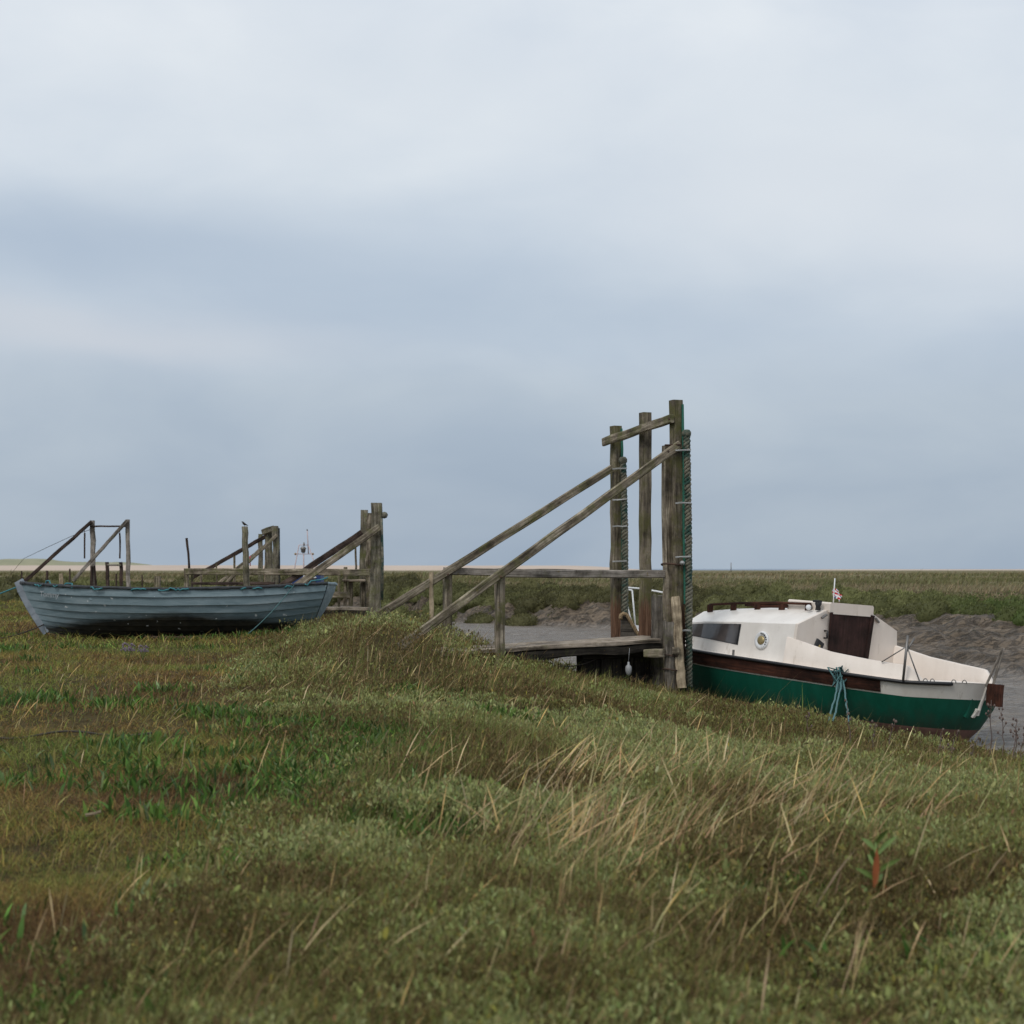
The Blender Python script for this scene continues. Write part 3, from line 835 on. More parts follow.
# --- tall straw coloured stalks leaning with the wind
ch = []
def straw(n, cx, cy, sx, sy, h0, h1, lean=(.05, 1.15), dirm=0.1):
    x = cx + RNG.normal(0, sx, n); y = cy + RNG.normal(0, sy, n)
    z, mu, de, bk = interp(x, y); k = (mu < .5) & (y > 3.4); x, y, z = x[k], y[k], z[k]; n = len(x)
    hh = RNG.uniform(h0, h1, n)
    c = pal(n, [(0.47, 0.345, 0.180), (0.57, 0.44, 0.25), (0.34, 0.24, 0.12), (0.51, 0.35, 0.15)], [.4, .25, .2, .15], .2)
    wd = RNG.uniform(.005, .009, n) * (y / 8) ** .5
    ch.append(blades(x, y, z, hh, wd, RNG.uniform(*lean, n), RNG.normal(dirm, .75, n), c, seg=3, prof=[.5, .55, 1.0, 0.0], pw=1.12, droop=.22))
for a in ((150, .35, 7.9, .28, .35), (150, .75, 8.3, .35, .4), (150, 1.15, 9.4, .35, .5), (90, 1.5, 8.6, .3, .4), (110, .2, 9.6, .35, .6), (40, 1.9, 10.0, .4, .5), (70, 1.0, 7.4, .4, .3), (80, .6, 10.5, .6, .5), (50, -.1, 8.3, .25, .4)):
    n, cx, cy, sx, sy = a; straw(int(n * 1.05), cx * .90 + .02, cy - 1.0, sx * 1.1, sy * .85, .20, .50, (.2, 1.3))
straw(380, .3, 5.4, 1.6, .8, .16, .36, (.1, 1.1), .1)
straw(140, 1.5, 7.5, 1.2, 1.5, .2, .42)
straw(60, -1.2, 6.2, .5, .6, .14, .26)
straw(220, 1.2, 12.5, 2.2, 1.8, .2, .36)
straw(160, -1.8, 15, 1.3, 2.0, .16, .30)
straw(110, -1.4, 17.5, .8, 1.2, .25, .42)
straw(140, -5, 15, 2.2, 2.5, .10, .22)
stuff('straw_grass', ch, M['blade'], 'long straw coloured grass stalks leaning over in the wind')

# --- scrub on the far lip of the creek
ch = []
def far_pts(n, x0, x1, y0, y1):
    return RNG.uniform(x0, x1, n), RNG.uniform(y0, y1, n)
for (x0, x1, y0, y1, n, L0) in ((-3, 24, 30, 64, 160000, .05), (-20, 3, 52, 84, 80000, .07), (19, 34, 26, 46, 60000, .09), (-46, -16, 60, 82, 80000, .13)):
    x, y = far_pts(n, x0, x1, y0, y1)
    z, mu, de, bk = interp(x, y)
    dfl = -(sdist(FL, x, y) + lipn(x, y))     # >0 in front of the lip
    lipm = np.clip(np.exp(-((bk - 1.8) / 3.6) ** 2), 0, 1)
    over = (dfl > 0) & (dfl < 1.1) & (fbm(x * .8, y * .8, 201) > .46)
    keep = ((bk > 0) & (RNG.random(n) < lipm) & (bk < 9)) | (over & (RNG.random(n) < .55))
    x, y, z = x[keep], y[keep], z[keep]; n = len(x)
    mound = np.clip(1.7 * (fbm(x * .6, y * .6, 203, 3) - .33), 0, 1)
    small = fbm(x * 2.0, y * 2.0, 205, 2)
    zz = z + (.04 + .22 * mound) * (.25 + .8 * np.sqrt(RNG.random(n))) * (.5 + .9 * small)
    t = fbm(x * .22, y * .22, 207, 4)
    bright = sstep(11.5, 14.5, x) * sstep(44, 38, y) * (fbm(x * .3, y * .3, 209) > .33)
    i = np.digitize(t + RNG.normal(0, .08, n), [.42, .54])
    c = pal(n, [(0.100, 0.092, 0.042), (0.110, 0.115, 0.046), (0.140, 0.142, 0.062)], idx=i, var=.25)
    cb = pal(n, [(0.085, 0.135, 0.034), (0.105, 0.165, 0.042)], var=.2)
    c = np.where((RNG.random(n) < bright)[:, None], cb, c)
    L_ = L0 * np.exp(RNG.normal(0, .3, n))
    ch.append(leaves(x, y, zz, L_, L_ * .42, c, upr=.8, hexa=False))
def bushes(nb, x0, x1, y0, y1, L0, per, mind):
    """rounded bushes crowding the lip: a lumpy body each, fuzzed over with small leaves"""
    x, y = far_pts(nb, x0, x1, y0, y1)
    z, mu, de, bk = interp(x, y)
    dfl = -(sdist(FL, x, y) + lipn(x, y))
    keep = ((bk > .05) & (bk < 2.6) & (RNG.random(nb) < np.exp(-(bk / 1.5) ** 2))) | ((dfl > 0) & (dfl < .4 + 2.2 * np.clip(fbm(x * .7, y * .7, 241, 3) - .5, 0, 1) * 3) & (RNG.random(nb) < .6))
    x, y, z, bk = x[keep], y[keep], z[keep], bk[keep]
    sel = []
    for i in range(len(x)):
        if all((x[i] - x[j]) ** 2 + (y[i] - y[j]) ** 2 > mind ** 2 for j in sel): sel.append(i)
    x, y, z, bk = x[sel], y[sel], z[sel], bk[sel]; nb = len(x)
    r = RNG.uniform(.55, 1.2, nb) * mind; hh = np.minimum(r, .8) * RNG.uniform(.6, 1.0, nb)
    tn = np.clip((fbm(x * .22, y * .22, 207, 3) - .32) / .36 + RNG.normal(0, .10, nb), 0, 1)[:, None]
    bcol = (np.array([(0.102, 0.096, 0.042)]) * (1 - tn) + np.array([(0.155, 0.160, 0.064)]) * tn) * np.exp(RNG.normal(0, .17, (nb, 1)))
    gm = (.75 * sstep(11, 13.5, x) * sstep(44, 41, y) * (.5 + .5 * RNG.random(nb)))[:, None]
    bcol = bcol * (1 - gm) + np.array([(0.105, 0.165, 0.042)]) * gm
    out_ = []
    def surf(ii, ph, ct):
        st = np.sqrt(np.clip(1 - ct ** 2, 0, 1))
        nrm = np.stack([np.cos(ph) * st, np.sin(ph) * st, ct], -1)
        lump = .70 + .42 * fbm(np.cos(ph) * 1.7 + ii * 7.7, np.sin(ph) * 1.7 + ct * 2.6 + ii * 3.1, 231, 3)
        return nrm, lump
    # bodies
    nu, nv = 18, 9
    uu, vv = np.meshgrid(np.arange(nu) / nu * 2 * np.pi, np.linspace(-.35, 1, nv)); 
    for i in range(nb):
        ph, ct = uu.ravel(), vv.ravel()
        nrm, lump = surf(np.full(ph.shape, float(i)), ph, np.clip(ct, -1, 1))
        c = np.array([x[i] + .18 * hh[i] * 0, y[i], z[i] - .06]) + nrm * np.array([r[i], r[i], hh[i] * 1.15]) * (lump * .96)[:, None]
        c[:, 0] += .25 * np.clip(c[:, 2] - z[i], 0, 2)
        id_ = np.arange(nu * nv).reshape(nv, nu); q = np.stack([id_[:-1], np.roll(id_[:-1], -1, 1), np.roll(id_[1:], -1, 1), id_[1:]], -1).reshape(-1, 4)
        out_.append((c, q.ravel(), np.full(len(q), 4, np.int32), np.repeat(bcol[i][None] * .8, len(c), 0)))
    k = np.maximum(30, (per * r ** 2).astype(int)); ii = np.repeat(np.arange(nb), k); n = len(ii)
    ph = RNG.random(n) * 2 * np.pi; ct = RNG.random(n) * 1.2 - .2
    nrm, lump = surf(ii.astype(float), ph, ct)
    c = np.stack([x[ii], y[ii], z[ii] - .06], -1) + nrm * np.stack([r[ii], r[ii], hh[ii] * 1.15], -1) * (lump * RNG.uniform(.93, 1.02, n))[:, None]
    c[:, 0] += .25 * np.clip(c[:, 2] - z[ii], 0, 2)
    ax = nrm * .9 + RNG.normal(0, .35, (n, 3)) + np.array([.45, 0, .45]); ax /= np.linalg.norm(ax, axis=1, keepdims=True)
    sd = np.cross(ax, RNG.normal(size=(n, 3))); sd /= np.linalg.norm(sd, axis=1, keepdims=True) + 1e-9
    L3 = (L0 * np.exp(RNG.normal(0, .25, n)))[:, None]; W3 = L3 * .32
    pts = [c, c + ax * L3 * .55 - sd * W3 * .5, c + ax * L3, c + ax * L3 * .55 + sd * W3 * .5]
    col = np.clip(bcol[ii] * np.exp(RNG.normal(.06, .20, (n, 1))), 0, .9)
    out_.append((np.stack(pts, 1).reshape(-1, 3), np.arange(n * 4), np.full(n, 4, np.int32), np.repeat(col, 4, axis=0)))
    return out_
ch += bushes(40000, -3, 24, 30, 64, .075, 3200, .48); ch += bushes(14000, -20, -3, 56, 84, .10, 1700, .62); ch += bushes(6000, 24, 36, 24, 44, .10, 1200, .7); ch += bushes(8000, -46, -20, 60, 80, .13, 700, .9)
stuff('bank_scrub', ch, M['leaf'], 'dark green scrub along the far lip of the creek')

# --- rough marsh grass beyond
ch = []
for (y0, y1, n, hs, wd) in ((36, 75, 90000, .20, .025), (75, 140, 80000, .26, .05), (140, 330, 60000, .34, .12)):
    x, y = view_pts(n, y0, y1, .46); n = len(x)
    z, mu, de, bk = interp(x, y)
    g = fbm(x * .12, y * .05, 221, 4)
    keep = (bk > 4) & (RNG.random(n) < np.clip(.3 + 2.5 * (g - .4), .15, 1))
    x, y, z, g = x[keep], y[keep], z[keep], g[keep]; n = len(x)
    i = np.digitize(fbm(x * .05, y * .03, 223, 4) + RNG.normal(0, .08, n), [.45, .58])
    c = pal(n, [(0.140, 0.135, 0.060), (0.195, 0.168, 0.088), (0.250, 0.205, 0.120)], idx=i, var=.2)
    ch.append(blades(x, y, z - .02, hs * np.exp(RNG.normal(0, .35, n)), np.full(n, wd), RNG.uniform(.2, 1, n), RNG.normal(0, 1, n), c))
stuff('marsh_grass', ch, M['blade'], 'rough brown green grass of the flat marsh beyond the creek')

# ------------------------------------------------------------------ near jetty
C_ = Vector((2.13, 19.3, 0)); A_ = Vector((1.44, 20.9, 0)); B_ = Vector((1.80, 20.15, 0))
Wd = (A_ - C_).normalized(); Ax = Vector((-Wd.y, Wd.x, 0)) * -1     # Ax points out over the creek
if Ax.x < 0: Ax = -Ax
N_ = Vector((-0.148, 18.4, 0)); F_ = Vector((-0.87, 20.0, 0))
J = empty('wooden_jetty', (0.6, 19.6, 0.3))
tag(J, 'nearest wooden jetty with three tall posts and long sloping rails above its plank deck', 'jetty')
o0 = J.location
def jp(name, mat, fn, label=None): return part(name, M[mat], J, fn, o0, label)
def P3(px, py, d): return P(px, py, d)
jp('post', 'post_wood', lambda b: b.beam((1.47, 20.9, -.7), (1.455, 20.9, 3.40), .134, .14, side=Ax, jit=.005, n=18), 'far tall square post, rusty red near the deck')
jp('post', 'post_wood', lambda b: b.beam((1.80, 20.15, -.7), (1.795, 20.15, 3.51), .128, .14, side=Ax, jit=.005, n=18), 'middle tall square post')
jp('post', 'post_wood', lambda b: b.beam((2.165, 19.3, -.7), (2.12, 19.3, 3.58), .14, .14, side=Ax, jit=.005, n=18), 'nearest and tallest square post')
jp('post', 'old_wood', lambda b: b.beam((2.035, 19.36, -.7), (2.005, 19.36, 3.00), .10, .12, side=Ax, jit=.006, n=14), 'shorter post bolted beside the nearest tall post')
jp('crossbeam', 'old_wood', lambda b: b.beam(P(603.5, 442, 20.9), P(672, 418.5, 19.18), .055, .115, side=(Wd.y, -Wd.x, 0), n=8))
def short_posts():
    jp('short_post', 'old_wood', lambda b: b.beam((N_.x, N_.y, -.2), (N_.x, N_.y, 1.31), .105, .11, side=Ax, n=8))
    jp('short_post', 'old_wood', lambda b: b.beam((F_.x, F_.y, -.2), (F_.x, F_.y, 1.34), .105, .11, side=Ax, n=8))
short_posts()
nt_ = Vector((C_.x, C_.y - .115, 2.98)); nb_ = Vector((N_.x - 1.12 * Ax.x, N_.y - .085 - 1.12 * Ax.y, 1.33 - 1.12 * .66))
jp('sloping_rail', 'old_wood', lambda b: b.beam(nb_ + (nb_ - nt_) * .05, nt_ + (nt_ - nb_) * .01, .05, .108, side=(Wd.x, Wd.y, 0), n=12, jit=.0022))
ft_ = Vector((A_.x - .05, A_.y - .10, 2.80)); fb_ = Vector((F_.x - 1.10 * Ax.x, F_.y - .085 - 1.10 * Ax.y, 1.33 - 1.10 * .56))
jp('sloping_rail', 'old_wood', lambda b: b.beam(fb_ + (fb_ - ft_) * .06, ft_, .05, .106, side=(Wd.x, Wd.y, 0), n=12, jit=.0022))
jp('handrail', 'grey_wood', lambda b: b.beam(Vector((N_.x - .02, N_.y + .085, 1.345)), Vector((C_.x - .06, C_.y - .09 + .17, 1.335)), .045, .10, side=(Wd.x, Wd.y, 0), n=8, jit=.002), 'near handrail')
jp('handrail', 'grey_wood', lambda b: b.beam(Vector((F_.x - .04, F_.y - .08, 1.37)), Vector((A_.x + .05, A_.y - .10, 1.34)), .045, .10, side=(Wd.x, Wd.y, 0), n=10), 'far handrail')
jp('stake', 'pale_wood', lambda b: b.beam(P(431.5, 636, 19.8), P(431.2, 571.8, 19.8), .058, .05, n=6), 'pale new stake beside the far sloping rail')
# deck boards run out over the creek
for k, (f0, f1) in enumerate(((.02, .265), (.275, .52), (.53, .78))):
    a0 = N_ + Wd * (f0 + f1) / 2 * 1.0 - Ax * .75 + Vector((0, 0, .40)); a1 = N_ + Wd * (f0 + f1) / 2 + Ax * (2.28 + .05 * k) + Vector((0, 0, .475))
    a0.z -= .03
    jp('deck_board', 'deck_wood', lambda b: b.beam(a0, a1, (f1 - f0), .055, side=(Wd.x, Wd.y, 0), n=14, jit=.004, ch=.008, raggedtop=.03))
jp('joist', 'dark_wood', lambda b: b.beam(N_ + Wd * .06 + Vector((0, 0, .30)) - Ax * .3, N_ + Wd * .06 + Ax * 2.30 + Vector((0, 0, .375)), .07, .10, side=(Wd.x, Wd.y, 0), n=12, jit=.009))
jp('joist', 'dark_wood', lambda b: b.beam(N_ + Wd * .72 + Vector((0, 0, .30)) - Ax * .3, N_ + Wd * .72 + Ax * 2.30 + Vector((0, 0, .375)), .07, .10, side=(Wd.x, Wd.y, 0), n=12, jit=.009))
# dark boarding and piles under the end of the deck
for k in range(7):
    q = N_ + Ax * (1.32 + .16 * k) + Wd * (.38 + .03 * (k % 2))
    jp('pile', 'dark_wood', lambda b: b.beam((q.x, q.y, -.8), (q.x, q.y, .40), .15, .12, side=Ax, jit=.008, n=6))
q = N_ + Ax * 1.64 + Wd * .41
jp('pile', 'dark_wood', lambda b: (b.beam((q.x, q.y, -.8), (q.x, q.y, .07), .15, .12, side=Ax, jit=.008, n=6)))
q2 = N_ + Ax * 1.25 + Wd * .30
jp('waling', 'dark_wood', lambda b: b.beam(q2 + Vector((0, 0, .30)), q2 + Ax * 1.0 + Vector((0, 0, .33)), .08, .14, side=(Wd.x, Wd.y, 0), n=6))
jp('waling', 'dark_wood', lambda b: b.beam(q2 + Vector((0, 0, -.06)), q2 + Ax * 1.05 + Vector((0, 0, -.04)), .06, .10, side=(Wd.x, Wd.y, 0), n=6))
jp('pile', 'pile_wood', lambda b: b.beam((1.92, 19.62, -.8), (1.95, 19.60, 1.06), .235, .2, round_=True, jit=.008, n=10, raggedtop=.03), 'old grey split pile with a broken top')
jp('pile', 'pile_wood', lambda b: b.beam((2.04, 19.05, -.8), (2.015, 19.12, .73), .165, .16, round_=True, jit=.006, n=9, raggedtop=.03), 'shorter round grey pile bound with iron')
jp('block', 'old_wood', lambda b: b.beam(P(645, 653, 19.1), P(664, 653, 19.0), .12, .10, n=3))
jp('block', 'old_wood', lambda b: b.beam(P(672, 651, 19.0), P(679, 651, 19.0), .10, .09, n=3))
def band(cx, cy, z, rx, ry, r=.012):
    def fn(b): b.tube([Vector((cx + rx * math.cos(a), cy + ry * math.sin(a), z + .01 * math.sin(a * 2))) for a in [2 * math.pi * i / 20 for i in range(20)]], r, 6, closed=True)
    return fn
jp('iron_band', 'iron', band(2.10, 19.32, 1.46, .165, .13, .013))
jp('iron_band', 'iron', band(2.03, 19.08, .30, .10, .10, .009))
jp('iron_band', 'iron', band(2.03, 19.07, .12, .10, .10, .009))
jp('iron_plate', 'iron', lambda b: b.beam(P(665, 445.5, 19.2), P(681, 444.5, 19.2), .10, .02, n=3))
for (bx_, by_, d_) in ((501, 577, 18.26), (448, 574.5, 19.83), (611, 438.5, 20.80), (669, 419, 19.10), (645, 426.5, 19.98), (668, 451.5, 19.12), (609, 471.5, 20.78), (604.5, 573, 20.72), (658, 573, 19.30)):
    jp('bolt', 'iron', lambda b: b.lathe(P(bx_, by_, d_), [(.016, 0), (.016, .012), (.008, .016)], axis=(0, -1, 0), K=6))
jp('bolt', 'tie', lambda b: b.lathe(P(682, 563, 19.18), [(.03, 0), (.03, .05), (.012, .055), (.012, .09)], axis=(0, -1, 0), K=8))
def strip_fn(x, y, z0, z1, w_=.028):
    return lambda b: b.beam((x, y, z0), (x - .022, y, z1), w_, .12, side=(1, 0, 0), n=10, jit=.003, ch=.003)
jp('green_strip', 'green_strip', strip_fn(1.548, 20.88, .80, 3.36))
jp('green_strip', 'green_strip', strip_fn(2.222, 19.27, .95, 3.52))

# ropes hung as fenders on the outer faces of the posts
rp_ = []
for (name, x, y, z0, z1, zs, lab) in (
        ('rope_fender', 1.545, 20.80, .78, 2.91, (2.79, 2.36, 1.99, 1.5), 'shorter thick laid rope, hung down the far tall post of the nearest jetty'),
        ('rope_fender', 2.245, 19.21, -.12, 3.14, (2.92, 2.24, 1.55, .6), 'longer thick laid rope, hung down the nearest tall post beside the white cabin boat')):
    r0 = empty(name, (x, y, z0)); tag(r0, lab, 'rope', 'rope fenders on the posts')
    def fn(b):
        pts = [(x + .012 * math.sin(3 * t) + .03 * (1 - t), y + .01 * math.cos(5 * t), z0 + (z1 - z0) * t) for t in [i / 20 for i in range(21)]]
        laid_rope(b, pts, .027, .0235, pitch=.15)
        b.lathe((x + .0, y, z1 - .02), [(.03, -.03), (.06, 0), (.062, .04), (.04, .07), (.01, .075)], K=10)
    part('rope', M['rope'], r0, fn, (x, y, z0))
    for zz in zs:
        part('tie', M['tie'], r0, lambda b: b.beam((x - .15, y - .065, zz), (x + .05, y - .065, zz + .01), .012, .02, side=(0, 1, 0), n=4, jit=.003, ch=.003), (x, y, z0))

# pale plank leaning on the nearest post
pk = MB(); pk.beam(P(681.5, 688, 19.0), P(675.5, 597, 19.12), .115, .05, side=(1, 0, 0), n=12, jit=.004, raggedtop=.02)
tag(pk.build('leaning_plank', M['pale_wood'], None, P(681.5, 688, 19.0)), 'pale bare plank leaning against the nearest tall jetty post above the grass', 'plank')
# dark wedge with a tan rope over its edge, standing on the deck
wd = MB()
wp = [P(620.5, 637.5, 20.35), P(634, 637.5, 20.35), P(640, 636.5, 20.35), P(632, 625, 20.35), P(626, 616, 20.35), P(621, 616, 20.35)]
wv = [v + Vector((0, -.04, 0)) for v in wp] + [v + Vector((0, .04, 0)) for v in wp]
wd.add(wv, [[0, 1, 2, 3, 4, 5][::-1], [6, 7, 8, 9, 10, 11]] + [[i, (i + 1) % 6, 6 + (i + 1) % 6, 6 + i] for i in range(6)])
tag(wd.build('timber_wedge', M['pile_wood'], None, P(628, 637.5, 20.35)), 'dark wedge of timber standing on the jetty deck by the far tall post', 'timber')
tr = MB(); laid_rope(tr, [P(620.5, 619, 20.27), P(620.8, 615.5, 20.27), P(623, 613.3, 20.27), P(626.5, 614.5, 20.27), P(631, 622, 20.28), P(636, 631, 20.28), P(641, 638, 20.28)], .012, .017, pitch=.09)
tag(tr.build('rope_end', M['tan_rope'], None, P(628, 613, 20.27)), 'tan rope end draped over the dark timber wedge on the deck', 'rope')
fl = MB(); fl.lathe(P(628.5, 672, 19.0), [(.005, -.05), (.025, -.03), (.04, .01), (.043, .05), (.035, .075), (.015, .095), (.012, .13)], K=12)
fl.tube([P(628.5, 662, 19.0), P(629, 655, 19.0), P(629.5, 648, 19.02)], .003, 5)
tag(fl.build('float', M['float'], None, P(628.5, 672, 19.0)), 'small white plastic float hanging in the dark under the nearest jetty deck', 'float')
ln = MB(); rope_line(ln, P(560, 666, 18.9), P(603, 655, 19.3), .05, .008)
tag(ln.build('slack_line', M['dark_rope'], None, P(580, 662, 19)), 'thin slack line looped below the deck boards of the nearest jetty', 'rope')

# ------------------------------------------------------------------ cabin boat
BX, BY, BZ = 5.49, 17.4, -0.675
BR = empty('cabin_boat', (BX, BY, BZ), (R(4.0), R(-2.3), math.atan2(.807, -.59)))
BR.scale = (1.04, 1, 1)
tag(BR, 'white cabin boat with dark green hull lying in the creek behind the nearest jetty', 'boat')
def zs(u): return float(np.interp(u, [0, .5, 2, 3.66, 5, 6.2], [.735, .70, .742, .772, .84, .93]))
LV = [(0.00, .05, .80, 5.0), (0.035, .30, .60, 5.1), (0.08, .52, .44, 5.2), (0.17, .80, .29, 5.4), (0.29, .95, .19, 5.6), (0.40, 1.0, .13, 5.7), (0.56, 1.05, .08, 5.85), (0.735, 1.08, .05, 6.0),
      (0.755, 1.085, .045, 6.02), (0.965, 1.115, .01, 6.17), (1.0, 1.12, 0.0, 6.2)]
NS = 48
SS = [.5 - .5 * math.cos(math.pi * i / NS) for i in range(NS + 1)]
def fS(s, fr):
    sa = .42
    if s < sa:
        p = 2.0 + .75 * fr; t = 1 - s / sa
        return max(0.0, 1 - t ** p) ** (1 / p)
    t = (s - sa) / (1 - sa); return max(0.0, 1 - t ** (1.7 + .5 * fr))
def hull_pt(s, lv, side, out=0.0):
    fr, Bm, u0, u1 = lv
    u = u0 + (u1 - u0) * s
    z_ = zs(6.2 * s)
    z = fr * z_ if fr >= .4 else -.15 + (.4 * z_ + .15) * fr / .4
    return Vector((u, side * (Bm * fS(s, fr) + out), z))
def hull_strip(b, l0, l1, side, s0=0, s1=1, mi=0, out=0.0):
    ss = [s for s in SS if s0 - 1e-6 <= s <= s1 + 1e-6]
    vs = []
    for s in ss: vs += [hull_pt(s, l0, side, out), hull_pt(s, l1, side, out)]
    fs = [[2 * i, 2 * i + 2, 2 * i + 3, 2 * i + 1] for i in range(len(ss) - 1)]
    if side > 0: fs = [f[::-1] for f in fs]
    b.add(vs, fs, [[(vs[i].x, vs[i].z) for i in f] for f in fs], mi, True)
def fn(b):
    nl = len(LV)
    for sd in (1, -1):
        vs = [hull_pt(s_, lv, sd) for s_ in SS for lv in LV]
        for k in range(nl - 1):
            mi = 0 if LV[k + 1][0] <= .30 else (1 if LV[k + 1][0] <= .74 else 2)
            fs = [[i * nl + k, (i + 1) * nl + k, (i + 1) * nl + k + 1, i * nl + k + 1] for i in range(len(SS) - 1)]
            if sd > 0: fs = [f[::-1] for f in fs]
            if k == 0: base = len(b.v); b.v += [Vector(v) for v in vs]
            for f in fs:
                b.f.append([base + i for i in f]); b.mi.append(mi); b.sm.append(True); b.uv.append([(vs[i].x, vs[i].z) for i in f])
part('hull', [M['antifoul'], M['green_hull'], M['soiled_white']], BR, fn)
def fn(b):
    for sd in (1, -1):
        hull_strip(b, (.760, 1.087, .045, 6.03), (.955, 1.113, .01, 6.16), sd, .105, .985, 0, .014)
part('rubbing_strake', M['varnish'], BR, fn)
def fn(b):
    for sd in (1, -1):
        pts = []
        for s in SS:
            if s > (.012 if sd > 0 else .05): 
                q = hull_pt(s, LV[-1], sd, .012); q.z -= .015; pts.append(q)
        b.tube(pts, .022, 6)
part('rubber_fender', M['black'], BR, fn)
def hwd(u): return LV[-1][1] * fS(min(max(u / 6.2, 0), 1), 1.0)
def vco(u): return max(.15, min(.99, hwd(u) - .085))
UC0, UC1 = .42, 2.08
def fn(b):
    us = [6.2 * s for s in SS]
    us = sorted(set(us + [UC0, UC1]))
    for a, c in zip(us, us[1:]):
        za, zc = zs(a) + .004, zs(c) + .004
        if c <= UC0 + 1e-6 or a >= UC1 - 1e-6:
            b.add([(a, -hwd(a), za), (c, -hwd(c), zc), (c, hwd(c), zc), (a, hwd(a), za)], [[0, 1, 2, 3]], smooth=True)
        else:
            for sd in (1, -1):
                q = [(a, sd * hwd(a), za), (c, sd * hwd(c), zc), (c, sd * (vco(c) - .05), zc), (a, sd * (vco(a) - .05), za)]
                b.add(q, [[0, 1, 2, 3] if sd < 0 else [3, 2, 1, 0]], smooth=True)
part('deck', M['white'], BR, fn)
# coamings: a swept-up rim each side of the cockpit
def cz(u): return float(np.interp(u, [.40, .52, .6, 1.0, 1.52, 2.0, 2.2], [.72, .865, .875, .90, .945, 1.035, 1.07]))
for sd in (1, -1):
    def fn(b):
        us = np.linspace(.40, 2.20, 25); vs = []
        for u in us:
            o_ = vco(u); z0 = zs(u) + .002; z1 = max(cz(u), z0 + .004)
            vs += [(u, sd * (o_ + .03), z0), (u, sd * (o_ - .01), z1), (u, sd * (o_ - .045), z1 + .003), (u, sd * (o_ - .07), z1 - .012), (u, sd * (o_ - .10), .42 if u > .75 else .62)]
        fs = [[5 * i + k, 5 * i + k + 1, 5 * i + k + 6, 5 * i + k + 5] for i in range(len(us) - 1) for k in range(4)]
        if sd > 0: fs = [f[::-1] for f in fs]
        b.add(vs, fs, smooth=True)
        b.add([vs[0], vs[1], vs[2], vs[3], vs[4]], [[0, 1, 2, 3, 4]])
    part('coaming', M['cream'], BR, fn)
part('cockpit_sole', M['cream'], BR, lambda b: (b.box((.62, -.72, .40), (2.09, .72, .43)), b.box((.60, -.62, .43), (.64, .62, .71)), b.box((.40, -.62, .69), (.62, .62, .712))))
# cabin trunk
ST = [(2.08, 1.0, .74, .945, 1.24, .43, 1.445), (2.6, .985, .75, .93, 1.215, .43, 1.42), (3.2, .955, .76, .90, 1.19, .43, 1.39), (3.8, .88, .78, .82, 1.155, .42, 1.34), (4.25, .79, .80, .73, 1.11, .40, 1.285), (4.95, .52, .83, .48, .86, .28, .875)]
def fn(b):
    vs = []
    for (u, wl, zl, wk, zk, wr, zr) in ST:
        vs += [(u, wl, zl), (u, wk, zk), (u, wr, zr), (u, wr * .5, zr + .022), (u, 0, zr + .03), (u, -wr * .5, zr + .022), (u, -wr, zr), (u, -wk, zk), (u, -wl, zl)]
    n = 9
    fs = [[n * i + k, n * i + n + k, n * i + n + k + 1, n * i + k + 1] for i in range(len(ST) - 1) for k in range(n - 1)]
    b.add(vs, fs)
    e = (len(ST) - 1) * n
    b.add([vs[e + k] for k in range(n)], [list(range(n))])
part('cabin', M['white'], BR, fn)
def fn(b):
    u, wl, zl, wk, zk, wr, zr = ST[0]
    poly = [(wl, zl), (wk, zk), (wr, zr), (0, zr + .03), (-wr, zr), (-wk, zk), (-wl, zl), (-wl + .05, .42), (wl - .05, .42)]
    vs = [(u - .012, y, z) for y, z in poly] + [(u + .03, y, z) for y, z in poly]
    n = len(poly)
    b.add(vs, [list(range(n))] + [[i, i + n, (i + 1) % n + n, (i + 1) % n] for i in range(n)])
part('bulkhead', M['cream'], BR, fn)
def fn(b):
    b.box((2.04, -.415, 1.40), (2.74, .415, 1.545), bev=.02)
hatch = part('sliding_hatch', M['cream'], BR, fn)
part('hatch_rail', M['varnish'], BR, lambda b: [b.beam((2.72, sd * .44, 1.455), (3.45, sd * .44, 1.425), .03, .04, n=4, jit=.001) for sd in (1, -1)])
# brown companionway door (washboards in a frame)
def fn(b):
    vs = [(2.045, .375, 1.50), (2.045, -.375, 1.50), (2.045, -.30, .50), (2.045, .36, .50)]
    vs2 = [(2.066, y, z) for (_, y, z) in vs]
    b.add(vs + vs2, [[0, 1, 2, 3], [0, 4, 5, 1], [1, 5, 6, 2], [2, 6, 7, 3], [3, 7, 4, 0]], [[(z, y) for (_, y, z) in vs]] + [[(0, 0), (0, .02), (1, .02), (1, 0)]] * 4)
door = part('door', M['door_wood'], BR, fn)
def fn(b):
    b.beam((2.038, .36, .50), (2.038, .385, 1.42), .045, .03, side=(0, 1, 0), n=4, jit=.001)
    b.beam((2.038, -.305, .50), (2.038, -.40, 1.42), .07, .03, side=(0, 1, 0), n=4, jit=.001)
    b.beam((2.036, -.33, .80), (2.036, .36, .80), .03, .012, side=(0, 0, 1), n=3, jit=.0)
    b.beam((2.036, -.33, .86), (2.036, .36, .86), .012, .012, side=(0, 0, 1), n=3, jit=.0)
part('door_frame', M['door_wood'], door, fn)
part('door_knob', M['brass'], door, lambda b: b.lathe((2.035, .40, .74), [(.012, 0), (.02, .02), (.008, .04)], axis=(-1, 0, 0), K=8))
